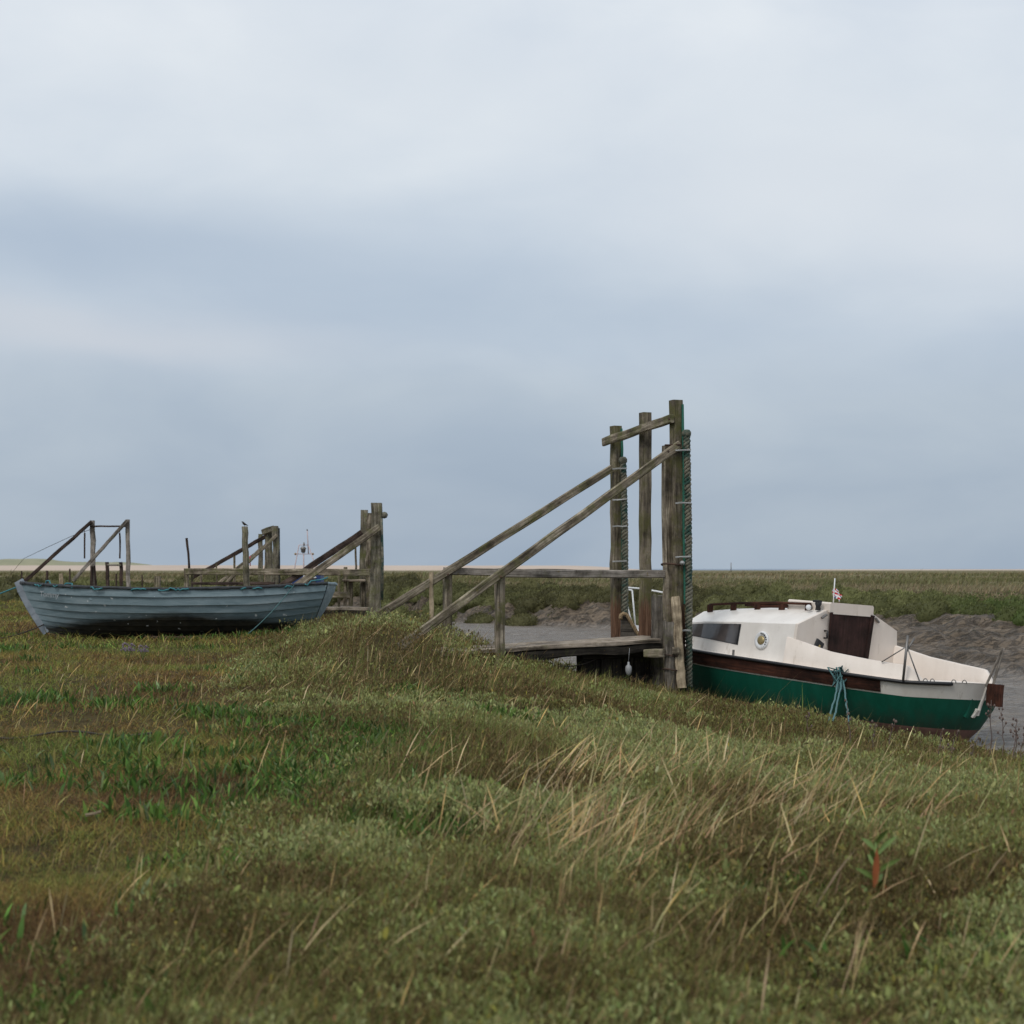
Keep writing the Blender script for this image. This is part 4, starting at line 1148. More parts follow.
# windows each side
def side_pt(u, f, sd, out=.006):
    k = 0
    while k < len(ST) - 2 and ST[k + 1][0] < u: k += 1
    a, c = ST[k], ST[k + 1]; t = (u - a[0]) / (c[0] - a[0]); L_ = [p + (q - p) * t for p, q in zip(a, c)]
    y = L_[1] + (L_[3] - L_[1]) * f; z = L_[2] + (L_[4] - L_[2]) * f
    return Vector((u, sd * (y + out), z + out * .1))
for sd in (1, -1):
    def fn(b, out=.008, m=0.0):
        us = np.linspace(3.07 - m, 4.22 + m, 12); vs = []
        for i, u in enumerate(us):
            t = (u - 3.07) / 1.15
            lo = .34 + .16 * t - m * .6; hi = .93 - .02 * t + m * .6
            vs += [side_pt(u, lo, sd, out), side_pt(u, hi, sd, out)]
        fs = [[2 * i, 2 * i + 2, 2 * i + 3, 2 * i + 1] for i in range(len(us) - 1)]
        if sd > 0: fs = [f[::-1] for f in fs]
        b.add(vs, fs)
    wn = part('window', M['glass'], BR, fn)
    part('window_frame', M['black'], wn, lambda b: fn(b, .005, .026))
# round ventilator on the port side
vc = side_pt(2.62, .52, 1, .0)
vent = part('ventilator', M['white_tube'], BR, lambda b: b.lathe(vc, [(.115, .0), (.115, .022), (.098, .034), (.07, .03), (.055, .02)], axis=(0, 1, .12), K=24))
part('vent_disc', M['brass'], vent, lambda b: b.lathe(vc + Vector((0, .021, .002)), [(.056, 0), (.056, .014), (.03, .018)], axis=(0, 1, .12), K=18))
def fn(b):
    for k in range(9):
        a = R(-70 + 20 * k); q = vc + Vector((-.092 * math.cos(a), .034, .092 * math.sin(a)))
        b.lathe(q, [(.010, 0), (.010, .006)], axis=(0, 1, .12), K=6)
part('vent_hole', M['black'], vent, fn)
# handrails on the cabin top
for sd in (1, -1):
    def fn(b):
        p = [(2.32, sd * .455, 1.505), (2.9, sd * .46, 1.485), (3.5, sd * .455, 1.445), (4.12, sd * .43, 1.385)]
        for a, c in zip(p, p[1:]): b.beam(a, c, .03, .032, n=3, jit=.001)
        for (u, z0, z1) in ((2.36, 1.40, 1.5), (2.80, 1.385, 1.485), (3.22, 1.37, 1.46), (3.65, 1.33, 1.43), (4.08, 1.28, 1.385)):
            b.beam((u, sd * .452, z0), (u, sd * .455, z1), .03, .10, side=(0, 1, 0), n=3, jit=.001)
    part('cabin_handrail', M['varnish'], BR, fn)
# small deck gear
part('deck_lamp', M['white_tube'], BR, lambda b: b.lathe((2.27, .55, 1.455), [(.034, 0), (.036, .02), (.022, .034)], axis=(-.5, .6, .2), K=12))
part('winch', M['black'], BR, lambda b: (b.lathe((2.16, .50, 1.43), [(.035, 0), (.03, .05), (.045, .09), (.03, .11)], K=10), b.box((2.13, .47, 1.53), (2.22, .54, 1.56))))
for sd in (1, -1):
    part('cleat', M['steel'], BR, lambda b: b.beam((2.045, sd * .545, 1.335), (2.045, sd * .47, 1.385), .03, .03, n=3, jit=.002))
def fn(b):
    b.beam((2.062, .60, .885), (2.062, .52, 1.045), .15, .03, side=(0, 1, .5), n=3, jit=0)
comp = part('compass_box', M['black'], BR, fn)
part('compass_plate', M['brass'], comp, lambda b: b.beam((2.044, .572, .945), (2.044, .545, .995), .03, .008, side=(0, 1, .5), n=2, jit=0))
part('hand_hold', M['black'], BR, lambda b: b.tube([(2.07, .455, 1.18), (2.02, .455, 1.18), (2.02, .455, 1.09), (2.07, .455, 1.09)], .013, 6))
for u in (.06, .12, .28, .34):
    part('ring_bolt', M['steel'], BR, lambda b: b.tube([(u + .03 * math.cos(math.pi * t), hwd(u) - .05, zs(u) + .035 * math.sin(math.pi * t)) for t in [i / 6 for i in range(7)]], .006, 5))
part('deck_stud', M['steel'], BR, lambda b: b.beam((3.0, hwd(3.0) - .05, zs(3.0)), (3.0, hwd(3.0) - .05, zs(3.0) + .075), .03, .03, n=2, jit=0))
def fn(b):
    b.tube([(.50, .88, zs(.5)), (.50, .86, zs(.5) + .53)], .016, 6)
    b.tube([(.50, .86, zs(.5) + .40), (.82, .88, cz(.8))], .007, 5)
    b.tube([(.50, .86, zs(.5) + .40), (.38, .74, zs(.4))], .008, 5)
    b.tube([(.50, .86, zs(.5) + .34), (.47, .78, zs(.5) + .50)], .012, 5)
part('boom_crutch', M['steel'], BR, fn)
# rudder head, stock and tiller
rud = part('rudder', M['varnish'], BR, lambda b: b.beam((-.10, .0, .49), (-.10, .0, .745), .20, .06, side=(1, 0, 0), n=3, jit=.002))
part('rudder_stock', M['soiled_white'], rud, lambda b: (b.beam((.02, .0, .71), (.10, .03, .36), .05, .05, side=(1, 0, 0), n=4, jit=.002), b.beam((.08, .06, .44), (.13, .07, .34), .07, .06, side=(1, 0, 0), n=3, jit=.006)))
part('rudder_bracket', M['green_hull'], BR, lambda b: b.beam((.10, .17, .56), (.16, .19, .34), .06, .09, side=(0, 1, 0), n=3, jit=.003))
part('tiller', M['grey_wood'], BR, lambda b: (b.beam((.0, .035, .72), (-.16, .0, 1.17), .028, .022, n=5, jit=.001), b.beam((-.05, -.02, .72), (-.165, -.005, 1.17), .03, .022, n=5, jit=.001)))
# pulpit at the bow
def fn(b):
    zt = zs(6.0) + .60
    top = [(5.78, .36, zt - .02), (6.0, .31, zt), (6.2, .18, zt + .02), (6.3, 0, zt + .02), (6.2, -.18, zt + .02), (6.0, -.31, zt), (5.78, -.36, zt - .02)]
    b.tube(top, .014, 7)
    for sd in (1, -1):
        b.tube([(5.78, sd * .36, zt - .02), (5.7, sd * .30, zs(5.7))], .012, 6)
        b.tube([(6.2, sd * .18, zt + .02), (5.95, sd * .12, zs(5.95))], .012, 6)
part('pulpit', M['white_tube'], BR, fn)
part('stem_head', M['white_tube'], BR, lambda b: b.box((6.02, -.09, .90), (6.26, .09, .98), bev=.03))
# flagstaff with a small limp union flag
staff = part('flagstaff', M['white_tube'], BR, lambda b: b.tube([(2.30, .06, 1.54), (2.31, .055, 1.86)], .008, 6))
def fn(b):
    nx_, nz_ = 15, 11; W_, Hh = .15, .105
    vs = []
    for j in range(nz_):
        for i in range(nx_):
            t = i / (nx_ - 1); h = j / (nz_ - 1)
            drop = .085 * t ** 1.2
            vs.append((2.306 - .045 * t + .012 * math.sin(9 * t + 2 * h), .055 - .10 * t * .85 + .022 * math.sin(7 * t + 3 * h), 1.63 + Hh * h - drop))
    fs = []; 
    for j in range(nz_ - 1):
        for i in range(nx_ - 1):
            x = (i + .5) / (nx_ - 1) * 2 - 1; y = (j + .5) / (nz_ - 1) * 2 - 1
            d = min(abs(x - y), abs(x + y))
            mi = 0 if (abs(x) < .16 or abs(y) < .2) else (1 if (abs(x) < .3 or abs(y) < .42) else (0 if d < .12 else (1 if d < .34 else 2)))
            b.add([vs[j * nx_ + i], vs[j * nx_ + i + 1], vs[(j + 1) * nx_ + i + 1], vs[(j + 1) * nx_ + i]], [[0, 1, 2, 3]], None, mi, False)
part('flag', [M['red'], M['wcloth'], M['blue']], staff, fn)

# its mooring line: a knot over the gunwale and tails going down to the bank
def boat_world(u, v, z):
    return Matrix.LocRotScale(BR.location, BR.rotation_euler, BR.scale) @ Vector((u, v, z))
k0 = boat_world(1.28, hwd(1.28) + .02, zs(1.28) + .02)
mr = MB()
for k in range(7):
    pts = [k0 + Vector((random.gauss(0, .05), -.03 + random.gauss(0, .03), random.uniform(-.20, .05))) for _ in range(5)]
    mr.tube(pts, .011, 5)
for (dx, dz, ex) in ((-.03, -.20, 0), (.02, -.2, .02), (.03, -.15, .05)):
    pass
foot = P(828, 722, 15.6); foot2 = P(849, 722, 15.9)
for (e, off) in ((foot, -.01), (foot + Vector((.06, .05, 0)), .03), (foot2, .05)):
    rope_line(mr, k0 + Vector((off, -.04, -.12)), e, .03, .011, 16, 5, 0, .004)
mr.lathe(k0 + Vector((0, -.06, -.2)), [(.02, -.06), (.045, -.03), (.05, .02), (.025, .06)], K=8)
tag(mr.build('mooring_rope', M['faded_rope'], None, k0), 'faded teal rope knotted over the green cabin boat gunwale with tails to the grass', 'rope')

# ------------------------------------------------------------------ clinker boat
KL = 5.47
KX, KY = -3.14, 26.0
KR = empty('clinker_boat', (KX, KY, gz(-6, 26) - .02), (R(1.5), R(0.0), math.pi))
tag(KR, 'faded blue open wooden boat with overlapping planks lying on the left turf', 'boat')
KB = KR.location.z
def ks(u): return float(np.interp(u, [0, 1.2, 2.8, 4.4, 5.56], [1.145, 1.07, 1.04, 1.085, 1.165])) - KB
NK = 9
def kpt(s, j, side, out=0.0):
    """s: stern->bow, j: girth 0 (keel) .. 1 (sheer)"""
    th = (.06 + .94 * j) * math.pi / 2 * .93
    zf = (1 - math.cos(th)) / (1 - math.cos(math.pi / 2 * .93)); wf = math.sin(th) / math.sin(math.pi / 2 * .93)
    u0 = .0 + .36 * (1 - zf) ** 1.3; u1 = KL - .06 - .50 * (1 - zf) ** 1.25
    u = u0 + (u1 - u0) * s
    sa = .46
    if s < sa:
        t = 1 - s / sa; tw = .60 * wf ** .9 + .02
        f = 1 - (1 - tw) * t ** 2.1
    else:
        t = (s - sa) / (1 - sa); f = 1 - t ** (1.75 + .9 * zf)
    h = ks(s * KL)
    keel = .04 + .10 * max(0, (s - .72) / .28) ** 2.0 + .16 * max(0, (.25 - s) / .25) ** 1.5
    keel = min(keel, h * .5)
    return Vector((u, side * (.96 * wf * max(0, f) + out + .02), keel + (h - keel) * zf))
KS = [.5 - .5 * math.cos(math.pi * i / 44) for i in range(45)]
def fn(b):
    for sd in (1, -1):
        for k in range(NK):
            j0, j1 = k / NK, (k + 1) / NK + .012
            vs = []
            for s in KS:
                o_ = .034 * (1 - .6 * max(0, (s - .88) / .12))
                vs += [kpt(s, j0, sd, .0), kpt(s, j0, sd, o_), kpt(s, min(1, j1), sd, .004)]
            fs = []
            for i in range(len(KS) - 1):
                for q in (0, 1): fs.append([3 * i + q, 3 * i + 3 + q, 3 * i + 4 + q, 3 * i + 1 + q])
            if sd > 0: fs = [f[::-1] for f in fs]
            b.add(vs, fs, [[(vs[i].x, vs[i].z) for i in f] for f in fs])
hull = part('hull', M['clinker'], KR, fn)
def fn(b):
    for sd in (1, -1):
        vs = []
        for s in KS:
            for j in np.linspace(0, 1, 8): vs.append(kpt(s, j, sd, -.03))
        fs = [[8 * i + q, 8 * i + q + 1, 8 * i + q + 9, 8 * i + q + 8] for i in range(len(KS) - 1) for q in range(7)]
        b.add(vs, fs, smooth=True)
part('inner_planking', M['inside'], KR, fn)
def fn(b):
    vs = []; js = np.linspace(0, 1, 10)
    L_ = [kpt(0, j, 1, .01) for j in js]; Rr = [kpt(0, j, -1, .01) for j in js]
    for a, c in zip(L_, Rr): vs += [a + Vector((-.012, 0, 0)), c + Vector((-.012, 0, 0))]
    b.add(vs, [[2 * i, 2 * i + 1, 2 * i + 3, 2 * i + 2] for i in range(9)])
    vs2 = [v + Vector((.05, 0, 0)) for v in vs]
    b.add(vs2, [[2 * i, 2 * i + 2, 2 * i + 3, 2 * i + 1] for i in range(9)])
    b.beam(kpt(0, 1, 1, .02) + Vector((.01, 0, .0)), kpt(0, 1, -1, .02) + Vector((.01, 0, .0)), .06, .05, n=4)
part('transom', M['clinker'], KR, fn)
def fn(b):
    for sd in (1, -1):
        pts = [kpt(s, 1, sd, .012) for s in KS]
        for a, c in zip(pts, pts[1:]):
            b.beam(a + Vector((0, 0, .0)), c + (c - a) * .1, .055, .045, side=(0, 1, 0), n=2, jit=.003)
part('gunwale', M['gunwale'], KR, fn)
def fn(b):
    pts = [(kpt(1, j, 1) + kpt(1, j, -1)) / 2 for j in np.linspace(0.02, 1, 10)]
    pts = [p + Vector((.03, 0, 0)) for p in pts]; pts.append(pts[-1] + Vector((.02, 0, .035)))
    for a, c in zip(pts, pts[1:]): b.beam(a, c + (c - a) * .05, .16, .07, side=(1, 0, 0), n=2, jit=.002)
part('stem', M['stem_paint'], KR, fn)
part('keel', M['iron'], KR, lambda b: b.beam((.4, 0, .02), (4.75, 0, .02), .09, .10, n=10))
for sd in (1, -1):
    part('bilge_runner', M['iron'], KR, lambda b: b.beam((1.6, sd * .62, .075), (3.1, sd * .62, .07), .05, .05, n=6))
for u in (1.1, 2.5, 3.9):
    wv_ = kpt(u / KL, .85, 1).y - .03
    part('thwart', M['inside'], KR, lambda b: b.beam((u, -wv_, ks(u) - .20), (u, wv_, ks(u) - .20), .22, .035, side=(1, 0, 0), n=3))
# the name on the bow
cu = bpy.data.curves.new('name', 'FONT'); cu.body = 'Tommy'; cu.size = .135; cu.shear = .25; cu.extrude = .002; cu.space_character = .95
to = bpy.data.objects.new('name', cu); COL.objects.link(to)
bpy.context.view_layer.update()
tm = bpy.data.meshes.new_from_object(to.evaluated_get(bpy.context.evaluated_depsgraph_get()))
bpy.data.objects.remove(to); bpy.data.curves.remove(cu)
sN, jN = .86, (NK - 1.55) / NK
pa, pb = kpt(.925, (NK - .62) / NK, 1, .062), kpt(.845, (NK - .62) / NK, 1, .062)
for v in tm.vertices:
    t = v.co.x / .44
    base = pa.lerp(pb, t); base.z += -.115 + v.co.y
    # follow the planking's curve
    base.y += .012 * math.sin(math.pi * min(1, max(0, t))) + .012 - .10 * 0 + v.co.z - (.09 - v.co.y) * .35
    v.co = base
tm.materials.append(plain('name_paint', (0.42, 0.45, 0.47), .6))
tn = bpy.data.objects.new('name_lettering', tm); COL.objects.link(tn); tn.parent = KR

def clinker_world(v): return Matrix.LocRotScale(KR.location, KR.rotation_euler, None) @ v
# turquoise line laced along the gunwale
tl = MB()
pts = [clinker_world(v) for v in (Vector((.02, .40, ks(0) + .10)), Vector((.12, .45, ks(0) + .06)), kpt(.05, 1, 1, .0) + Vector((0, 0, .05)))]
for i in range(150):
    s = .06 + .90 * i / 149
    a = kpt(s, 1, 1, 0)
    if vnoise(i * .31, 3.3, 77) > .56: q = a + Vector((0, .055, -.02 + random.gauss(0, .016)))      # hangs outside
    else: q = a + Vector((0, -.09, -.03 + random.gauss(0, .01)))                                    # lies inside the rim
    if .885 < s < .90: q = a + Vector((0, -.08, .07))
    if .80 < s < .83: q = a + Vector((0, -.08, .05))
    pts.append(clinker_world(q))
tl.tube(pts, .013, 5)
tag(tl.build('gunwale_line', M['teal_rope'], None, clinker_world(kpt(.5, 1, 1))), 'turquoise line laced along the rim of the blue clinker boat', 'rope')
bl = MB(); rope_line(bl, clinker_world(kpt(1, .97, 1) + Vector((.05, 0, -.02))), Vector((-12.0, 26.4, gz(-12, 26.4) + .05)), .12, .013, 24, 5)
tag(bl.build('bow_line', M['teal_rope'], None, clinker_world(kpt(1, 1, 1))), 'turquoise mooring line running left from the bow of the blue clinker boat', 'rope')
sl = MB(); rope_line(sl, clinker_world(kpt(.10, 1, 1, .04)), Vector((-4.35, 24.6, gz(-4.35, 24.6) + .08)), .05, .0075, 20, 5)
tag(sl.build('stern_line', M['faded_rope'], None, clinker_world(kpt(.1, 1, 1))), 'thin grey green line slanting down the blue clinker boat side into the grass', 'rope')
al = MB(); rope_line(al, clinker_world(kpt(.99, .35, 1) + Vector((.03, 0, 0))), Vector((-8.75, 25.2, gz(-8.75, 25.2) + .03)), .04, .010, 12, 5)
tag(al.build('ground_line', M['dark_rope'], None, clinker_world(kpt(.99, .35, 1))), 'dark line from the foot of the blue clinker boat stem onto the turf', 'rope')

# ------------------------------------------------------------------ second jetty (behind the clinker boat's stern)
def jetty(name, loc, label):
    r0 = empty(name, loc); tag(r0, label, 'jetty'); return r0
D2 = 34.0
J2 = jetty('wooden_jetty', (P(345, 600, D2).x, D2, .3), 'weathered jetty with two stout posts behind the stern of the blue clinker boat')
o2 = J2.location.copy()
def p2(name, mat, fn, label=None): return part(name, M[mat], J2, fn, o2, label)
def vb(px0, y0, px1, y1, d, w, h=None, **k):
    return lambda b: b.beam(P(px0, y0, d), P(px1, y1, d), w, h or w, **k)
p2('post', 'far_post', vb(375.3, 628, 377, 503, D2 - .4, .23, n=10, jit=.008), 'right hand post, the taller')
p2('post', 'far_post', vb(363, 622, 364.3, 510, D2 + .5, .16, n=10, jit=.008), 'left hand post')
p2('post', 'old_wood', vb(369.4, 622, 369.4, 513, D2 + .2, .12, n=10, jit=.012), 'thin post between the two stout posts')
p2('sloping_rail', 'old_wood', lambda b: b.beam(P(290, 590, D2 - 1.2), P(379.5, 527, D2 - .62), .06, .15, side=(0, 1, 0), n=14))
p2('sloping_rail', 'brown_brace', lambda b: b.beam(P(268, 595, D2 - .1), P(362, 532.5, D2 + .36), .06, .14, side=(0, 1, 0), n=14))
p2('handrail', 'old_wood', lambda b: b.beam(P(186, 571.5, D2 + .8), P(370, 572.3, D2 - .62 + .02), .06, .15, side=(0, 1, 0), n=14))
p2('end_post', 'old_wood', vb(187, 600, 186.5, 568.4, D2 + .9, .105, n=5))
p2('end_post', 'old_wood', vb(192, 600, 192, 569, D2 + 1.1, .06, n=5))
p2('pole', 'brown_brace', vb(190, 575, 187, 538, D2 + 1.0, .05, n=6), 'thin dark upright pole at the far end')
p2('lower_rail', 'brown_brace', lambda b: b.beam(P(192, 583.5, D2 + .8), P(275, 583.5, D2 + .2), .05, .07, side=(0, 1, 0), n=6))
p2('lower_rail', 'old_wood', lambda b: b.beam(P(318, 595, D2), P(350, 595, D2), .06, .14, side=(0, 1, 0), n=5))
p2('deck', 'deck_wood', lambda b: b.beam(P(315, 608.5, D2 + .2), P(371, 608.5, D2 + .1), .9, .07, side=(0, 1, 0), n=6))
p2('joist', 'dark_wood', lambda b: b.beam(P(315, 612.5, D2 + .1), P(371, 612.5, D2), .7, .10, side=(0, 1, 0), n=6))
for (px, y0, y1, w_) in ((345.5, 606, 567, .085), (350.5, 606, 581, .10), (363.5, 612, 582, .10), (339, 608, 574, .06)):
    p2('short_post', 'old_wood', vb(px, y0, px, y1, D2 + .3, w_, n=4))
p2('shelf', 'deck_wood', lambda b: b.beam(P(343, 580.5, D2 + .2), P(366, 580.5, D2 + .2), .3, .05, side=(0, 1, 0), n=4))
for (px, y0, y1) in ((330, 630, 608), (352, 632, 608), (366, 632, 606)):
    p2('pile', 'dark_wood', vb(px, y0, px, y1, D2 + .4, .14, n=4))
p2('rope_lump', 'rope', lambda b: (b.lathe(P(384.5, 515, D2 - .45), [(.02, -.08), (.07, -.04), (.075, .03), (.03, .07)], axis=(.3, 0, 1), K=8), b.tube([P(381.5, 518, D2 - .5), P(382.6, 560, D2 - .5), P(382, 600, D2 - .5)], .03, 6)))
p2('stake', 'old_wood', vb(356, 575, 355.5, 548, D2 + .7, .045, n=4))

# ------------------------------------------------------------------ third jetty, and the mooring post with a bird
D3 = 42.0
J3 = jetty('wooden_jetty', (P(262, 590, D3).x, D3, .2), 'farthest dark jetty with clustered posts seen over the middle of the blue clinker boat')
o3 = J3.location.copy()
def p3(name, mat, fn, label=None): return part(name, M[mat], J3, fn, o3, label)
p3('post', 'far_post', vb(269.5, 600, 269.3, 529, D3 + .3, .17, n=8, jit=.01))
p3('post', 'far_post', vb(276.5, 600, 275.8, 526, D3 - .3, .16, n=8, jit=.01))
p3('post', 'far_post', vb(261, 600, 260.5, 534, D3 + 1.5, .12, n=8, jit=.01))
p3('post', 'old_wood', vb(266, 600, 266, 531, D3 + .6, .07, n=8, jit=.01))
p3('head_block', 'far_post', lambda b: b.beam(P(263.5, 532, D3 + .25), P(273, 528.5, D3), .14, .16, side=(0, 1, 0), n=3))
p3('rubber_strip', 'black', vb(279.8, 600, 279.2, 528, D3 - .25, .045, n=6))
p3('sloping_rail', 'brown_brace', lambda b: b.beam(P(193, 577.5, D3 + 1.2), P(268, 535, D3 + .5), .06, .11, side=(0, 1, 0), n=14))
p3('sloping_rail', 'old_wood', lambda b: b.beam(P(226, 583, D3 - .8), P(277, 535, D3 - .42), .05, .09, side=(0, 1, 0), n=14))
p3('sloping_rail', 'old_wood', lambda b: b.beam(P(219, 583, D3 + .1), P(266, 545, D3 + .5), .05, .08, side=(0, 1, 0), n=14))
for (px, y1, w_) in ((234.5, 556, .06), (216.5, 562, .035), (201, 573, .06), (228, 573, .07)):
    p3('short_post', 'old_wood', vb(px, 590, px, y1, D3 + .8, w_, n=4))
p3('deck', 'deck_wood', lambda b: b.beam(P(205, 590, D3 + .5), P(280, 589, D3 + .2), 1.2, .08, side=(0, 1, 0), n=5))
bu = MB(); bu.lathe(P(250, 560.5, D3 - .5), [(.005, -.06), (.035, -.04), (.05, 0), (.035, .04), (.005, .06)], K=10); bu.tube([P(250.3, 566, D3 - .5), P(250, 560, D3 - .5), P(250.2, 556, D3 - .55)], .014, 5)
tag(bu.build('buoy', M['pink'], None, P(250, 560.5, D3 - .5)), 'tiny pink buoy hanging on the rail just right of the bird topped post', 'buoy')
mp_ = MB(); mp_.beam(P(247.5, 600, 32.2), P(244.8, 526.5, 32.2), .14, .15, round_=True, jit=.005, n=12, taper=.92)
tag(mp_.build('mooring_post', M['far_post'], None, P(247.5, 592, 32.2)), 'lone round mooring post with a bird on top behind the blue clinker boat', 'post')
bt = P(244.6, 526.2, 32.2)
bd = MB()
bd.tube([bt + Vector(v) for v in ((.075, 0, .015), (.035, 0, .03), (0, 0, .045), (-.025, 0, .065), (-.036, 0, .088), (-.05, 0, .093), (-.068, 0, .09))], [.006, .014, .026, .025, .015, .013, .003], 8)
bd.tube([bt + Vector((0, .01, .03)), bt + Vector((0, .01, 0))], .003, 4); bd.tube([bt + Vector((0, -.01, .03)), bt + Vector((0, -.01, 0))], .003, 4)
tag(bd.build('bird', M['bird'], None, bt), 'small dark bird perched on the lone mooring post', 'bird')

# small blue boat half hidden behind the second jetty
D4 = 36.5
B4 = empty('moored_boat', (P(306, 590, D4).x, D4, .1), (0, 0, 0))
tag(B4, 'small blue moored boat showing only its cabin behind the clinker boat stern', 'boat')
def fn(b):
    prof = [(-2.4, .05), (-2.1, .42), (-1, .55), (.2, .5), (.45, .4)]
    vs = []
    for (x, hw) in prof: vs += [(x, -hw, .62), (x, -hw * .55, .0), (x, hw * .55, .0), (x, hw, .62)]
    fs = [[4 * i + k, 4 * i + k + 1, 4 * i + k + 5, 4 * i + k + 4] for i in range(4) for k in range(3)] + [[4 * i + 3, 4 * i, 4 * i + 4, 4 * i + 7] for i in range(4)] + [[16, 17, 18, 19]]
    b.add(vs, fs)
part('hull', M['blue_paint'], B4, fn)
def fn(b):
    vs = [(-.52, -.36, .62), (.40, -.36, .62), (.40, -.33, 1.25), (-.10, -.33, 1.25), (-.52, .36, .62), (.40, .36, .62), (.40, .33, 1.25), (-.10, .33, 1.25)]
    b.add(vs, [[0, 1, 2, 3], [5, 4, 7, 6], [3, 2, 6, 7], [1, 5, 6, 2], [0, 3, 7, 4]])
c4 = part('cabin', M['blue_paint'], B4, fn)
wf4 = part('window', M['glass'], c4, lambda b: b.box((.06, -.375, .92), (.28, -.345, 1.08)))
part('trim', M['white_tube'], c4, lambda b: (b.box((-.02, -.37, .66), (.02, -.335, 1.24)), b.box((.04, -.372, 1.08), (.30, -.345, 1.11)), b.box((.0, -.35, 1.251), (.30, -.2, 1.28))))
# ------------------------------------------------------------------ gallows frame on the left
D5 = 45.0
G5 = empty('timber_gantry', (P(105, 590, D5).x, D5, .2))
tag(G5, 'timber gantry of two posts and two long raking props at far left', 'gantry')
o5 = G5.location.copy()
def p5(name, mat, fn): return part(name, M[mat], G5, fn, o5)
p5('post', 'grey_wood', vb(93, 592, 92.4, 520.5, D5 + .5, .13, n=8, jit=.008))
p5('post', 'grey_wood', vb(128.7, 594, 127.8, 519.5, D5, .115, n=8, jit=.008))
p5('crossbar', 'brown_brace', lambda b: b.beam(P(91, 526.3, D5 + .45), P(127, 526.3, D5 - .0), .045, .05, n=5))
p5('prop', 'brown_brace', lambda b: b.beam(P(24, 582, D5 + .2), P(92, 521.5, D5 + .38), .07, .10, side=(0, 1, 0), n=12))
p5('prop', 'grey_wood', lambda b: b.beam(P(73, 581, D5 - .4), P(127.4, 520.5, D5 - .13), .07, .10, side=(0, 1, 0), n=12))
for px in (84.7, 120):
    p5('hanging_rod', 'brown_brace', lambda b: (b.beam(P(px, 558.5, D5 - .0), P(px, 533, D5 - .0), .045, .045, n=4), b.tube([P(px, 533, D5), P(px, 528, D5 + (.2 if px < 100 else -.1))], .008, 4)))
p5('stub_post', 'brown_brace', vb(91, 590, 91.5, 566, D5 + .4, .06, n=4)); p5('stub_post', 'brown_brace', vb(96, 590, 94.5, 566, D5 + .4, .06, n=4))
wr = MB(); wr.tube([P(92, 529, D5 + .5), P(72, 536, D5 + 1.5), P(48, 547, D5 + 3), P(24, 558.5, D5 + 5), P(10, 575, D5 + 6)], .008, 4)
tag(wr.build('stay_wire', M['dark_rope'], None, P(92, 529, D5 + .5)), 'thin stay wire sloping down left from the timber gantry', 'wire')
# low crossed frame of two stubs
LF = empty('low_frame', (P(114, 582, 52).x, 52, .3)); tag(LF, 'low frame of two dark stubs and a crossbar between the timber gantry posts', 'frame')
for (px, y1) in ((107, 562), (121, 562)):
    part('stub', M['brown_brace'], LF, vb(px + .5, 586, px, y1, 52, .11, n=4, jit=.01), LF.location)
part('crossbar', M['grey_wood'], LF, lambda b: b.beam(P(107, 565, 51.9), P(121, 565.3, 51.9), .05, .06, n=4), LF.location)

# stakes beyond the clinker boat
ST0 = [(21.5, 571, 50, .05, 'brown_brace', 'thin dark stake furthest left above the clinker boat bow'), (47, 571, 48, .075, 'brown_brace', 'stout dark stake above the turquoise line at the clinker boat bow'),
       (70, 569, 50, .05, 'brown_brace', 'thin dark stake to the right of the pale board'), (116.5, 574, 47, .05, 'brown_brace', 'short thin stake under the low frame'),
       (142, 575, 44, .045, 'brown_brace', 'short thin stake right of the timber gantry'), (157, 576.5, 43, .17, 'old_wood', 'broad broken stump right of the timber gantry'),
       (92.3, 580, 40, .04, 'brown_brace', 'tiny stake rising just over the clinker boat rim')]
for (px, y1, d, w_, mt, lab) in ST0:
    b = MB(); q = P(px, y1, d); z0 = gz(q.x, q.y)
    b.beam((q.x, q.y, min(z0, q.z - .3) - .1), q, w_, w_ * .8, n=4, jit=.006, raggedtop=.02)
    tag(b.build('stake', M[mt], None, (q.x, q.y, z0)), lab, 'stake', 'stakes beyond the clinker boat')
b = MB(); q = P(61, 573.5, 47); b.beam(P(61.5, 586, 47), q, .13, .03, n=4); 
tag(b.build('board', M['pale_wood'], None, P(61, 584, 47)), 'short pale upright board between stakes at far left', 'board')
b = MB(); q = P(322.3, 621, 24.5); b.beam((q.x + .01, q.y, gz(q.x, q.y) - .2), q, .085, .08, n=4, round_=True, raggedtop=.01)
tag(b.build('stump', M['brown_brace'], None, (q.x, q.y, gz(q.x, q.y))), 'short dark stump in the grass below the clinker boat stern', 'stump')

# ------------------------------------------------------------------ navigation beacon and far mark
D6 = 62.0
NB = empty('beacon', (P(304, 590, D6).x, D6, .4)); tag(NB, 'spindly white tripod beacon with a lamp and thin mast behind the second jetty', 'beacon')
o6 = NB.location.copy()
def p6(name, mat, fn): return part(name, M[mat], NB, fn, o6)
M['pale_pink'] = plain('faded_red_and_white_steel', (0.50, 0.40, 0.40), .6)
p6('leg', 'pale_pink', lambda b: b.tube([P(290, 592, D6 - .3), P(299, 545, D6)], .022, 5))
p6('leg', 'pale_pink', lambda b: b.tube([P(324, 592, D6 - .3), P(308.7, 546, D6)], .022, 5))
p6('leg', 'pale_pink', lambda b: b.tube([P(304, 592, D6 + .3), P(303.6, 554, D6)], .03, 5))
p6('mast', 'pale_pink', lambda b: b.tube([P(308.5, 554, D6), P(307.2, 530, D6)], .024, 5))
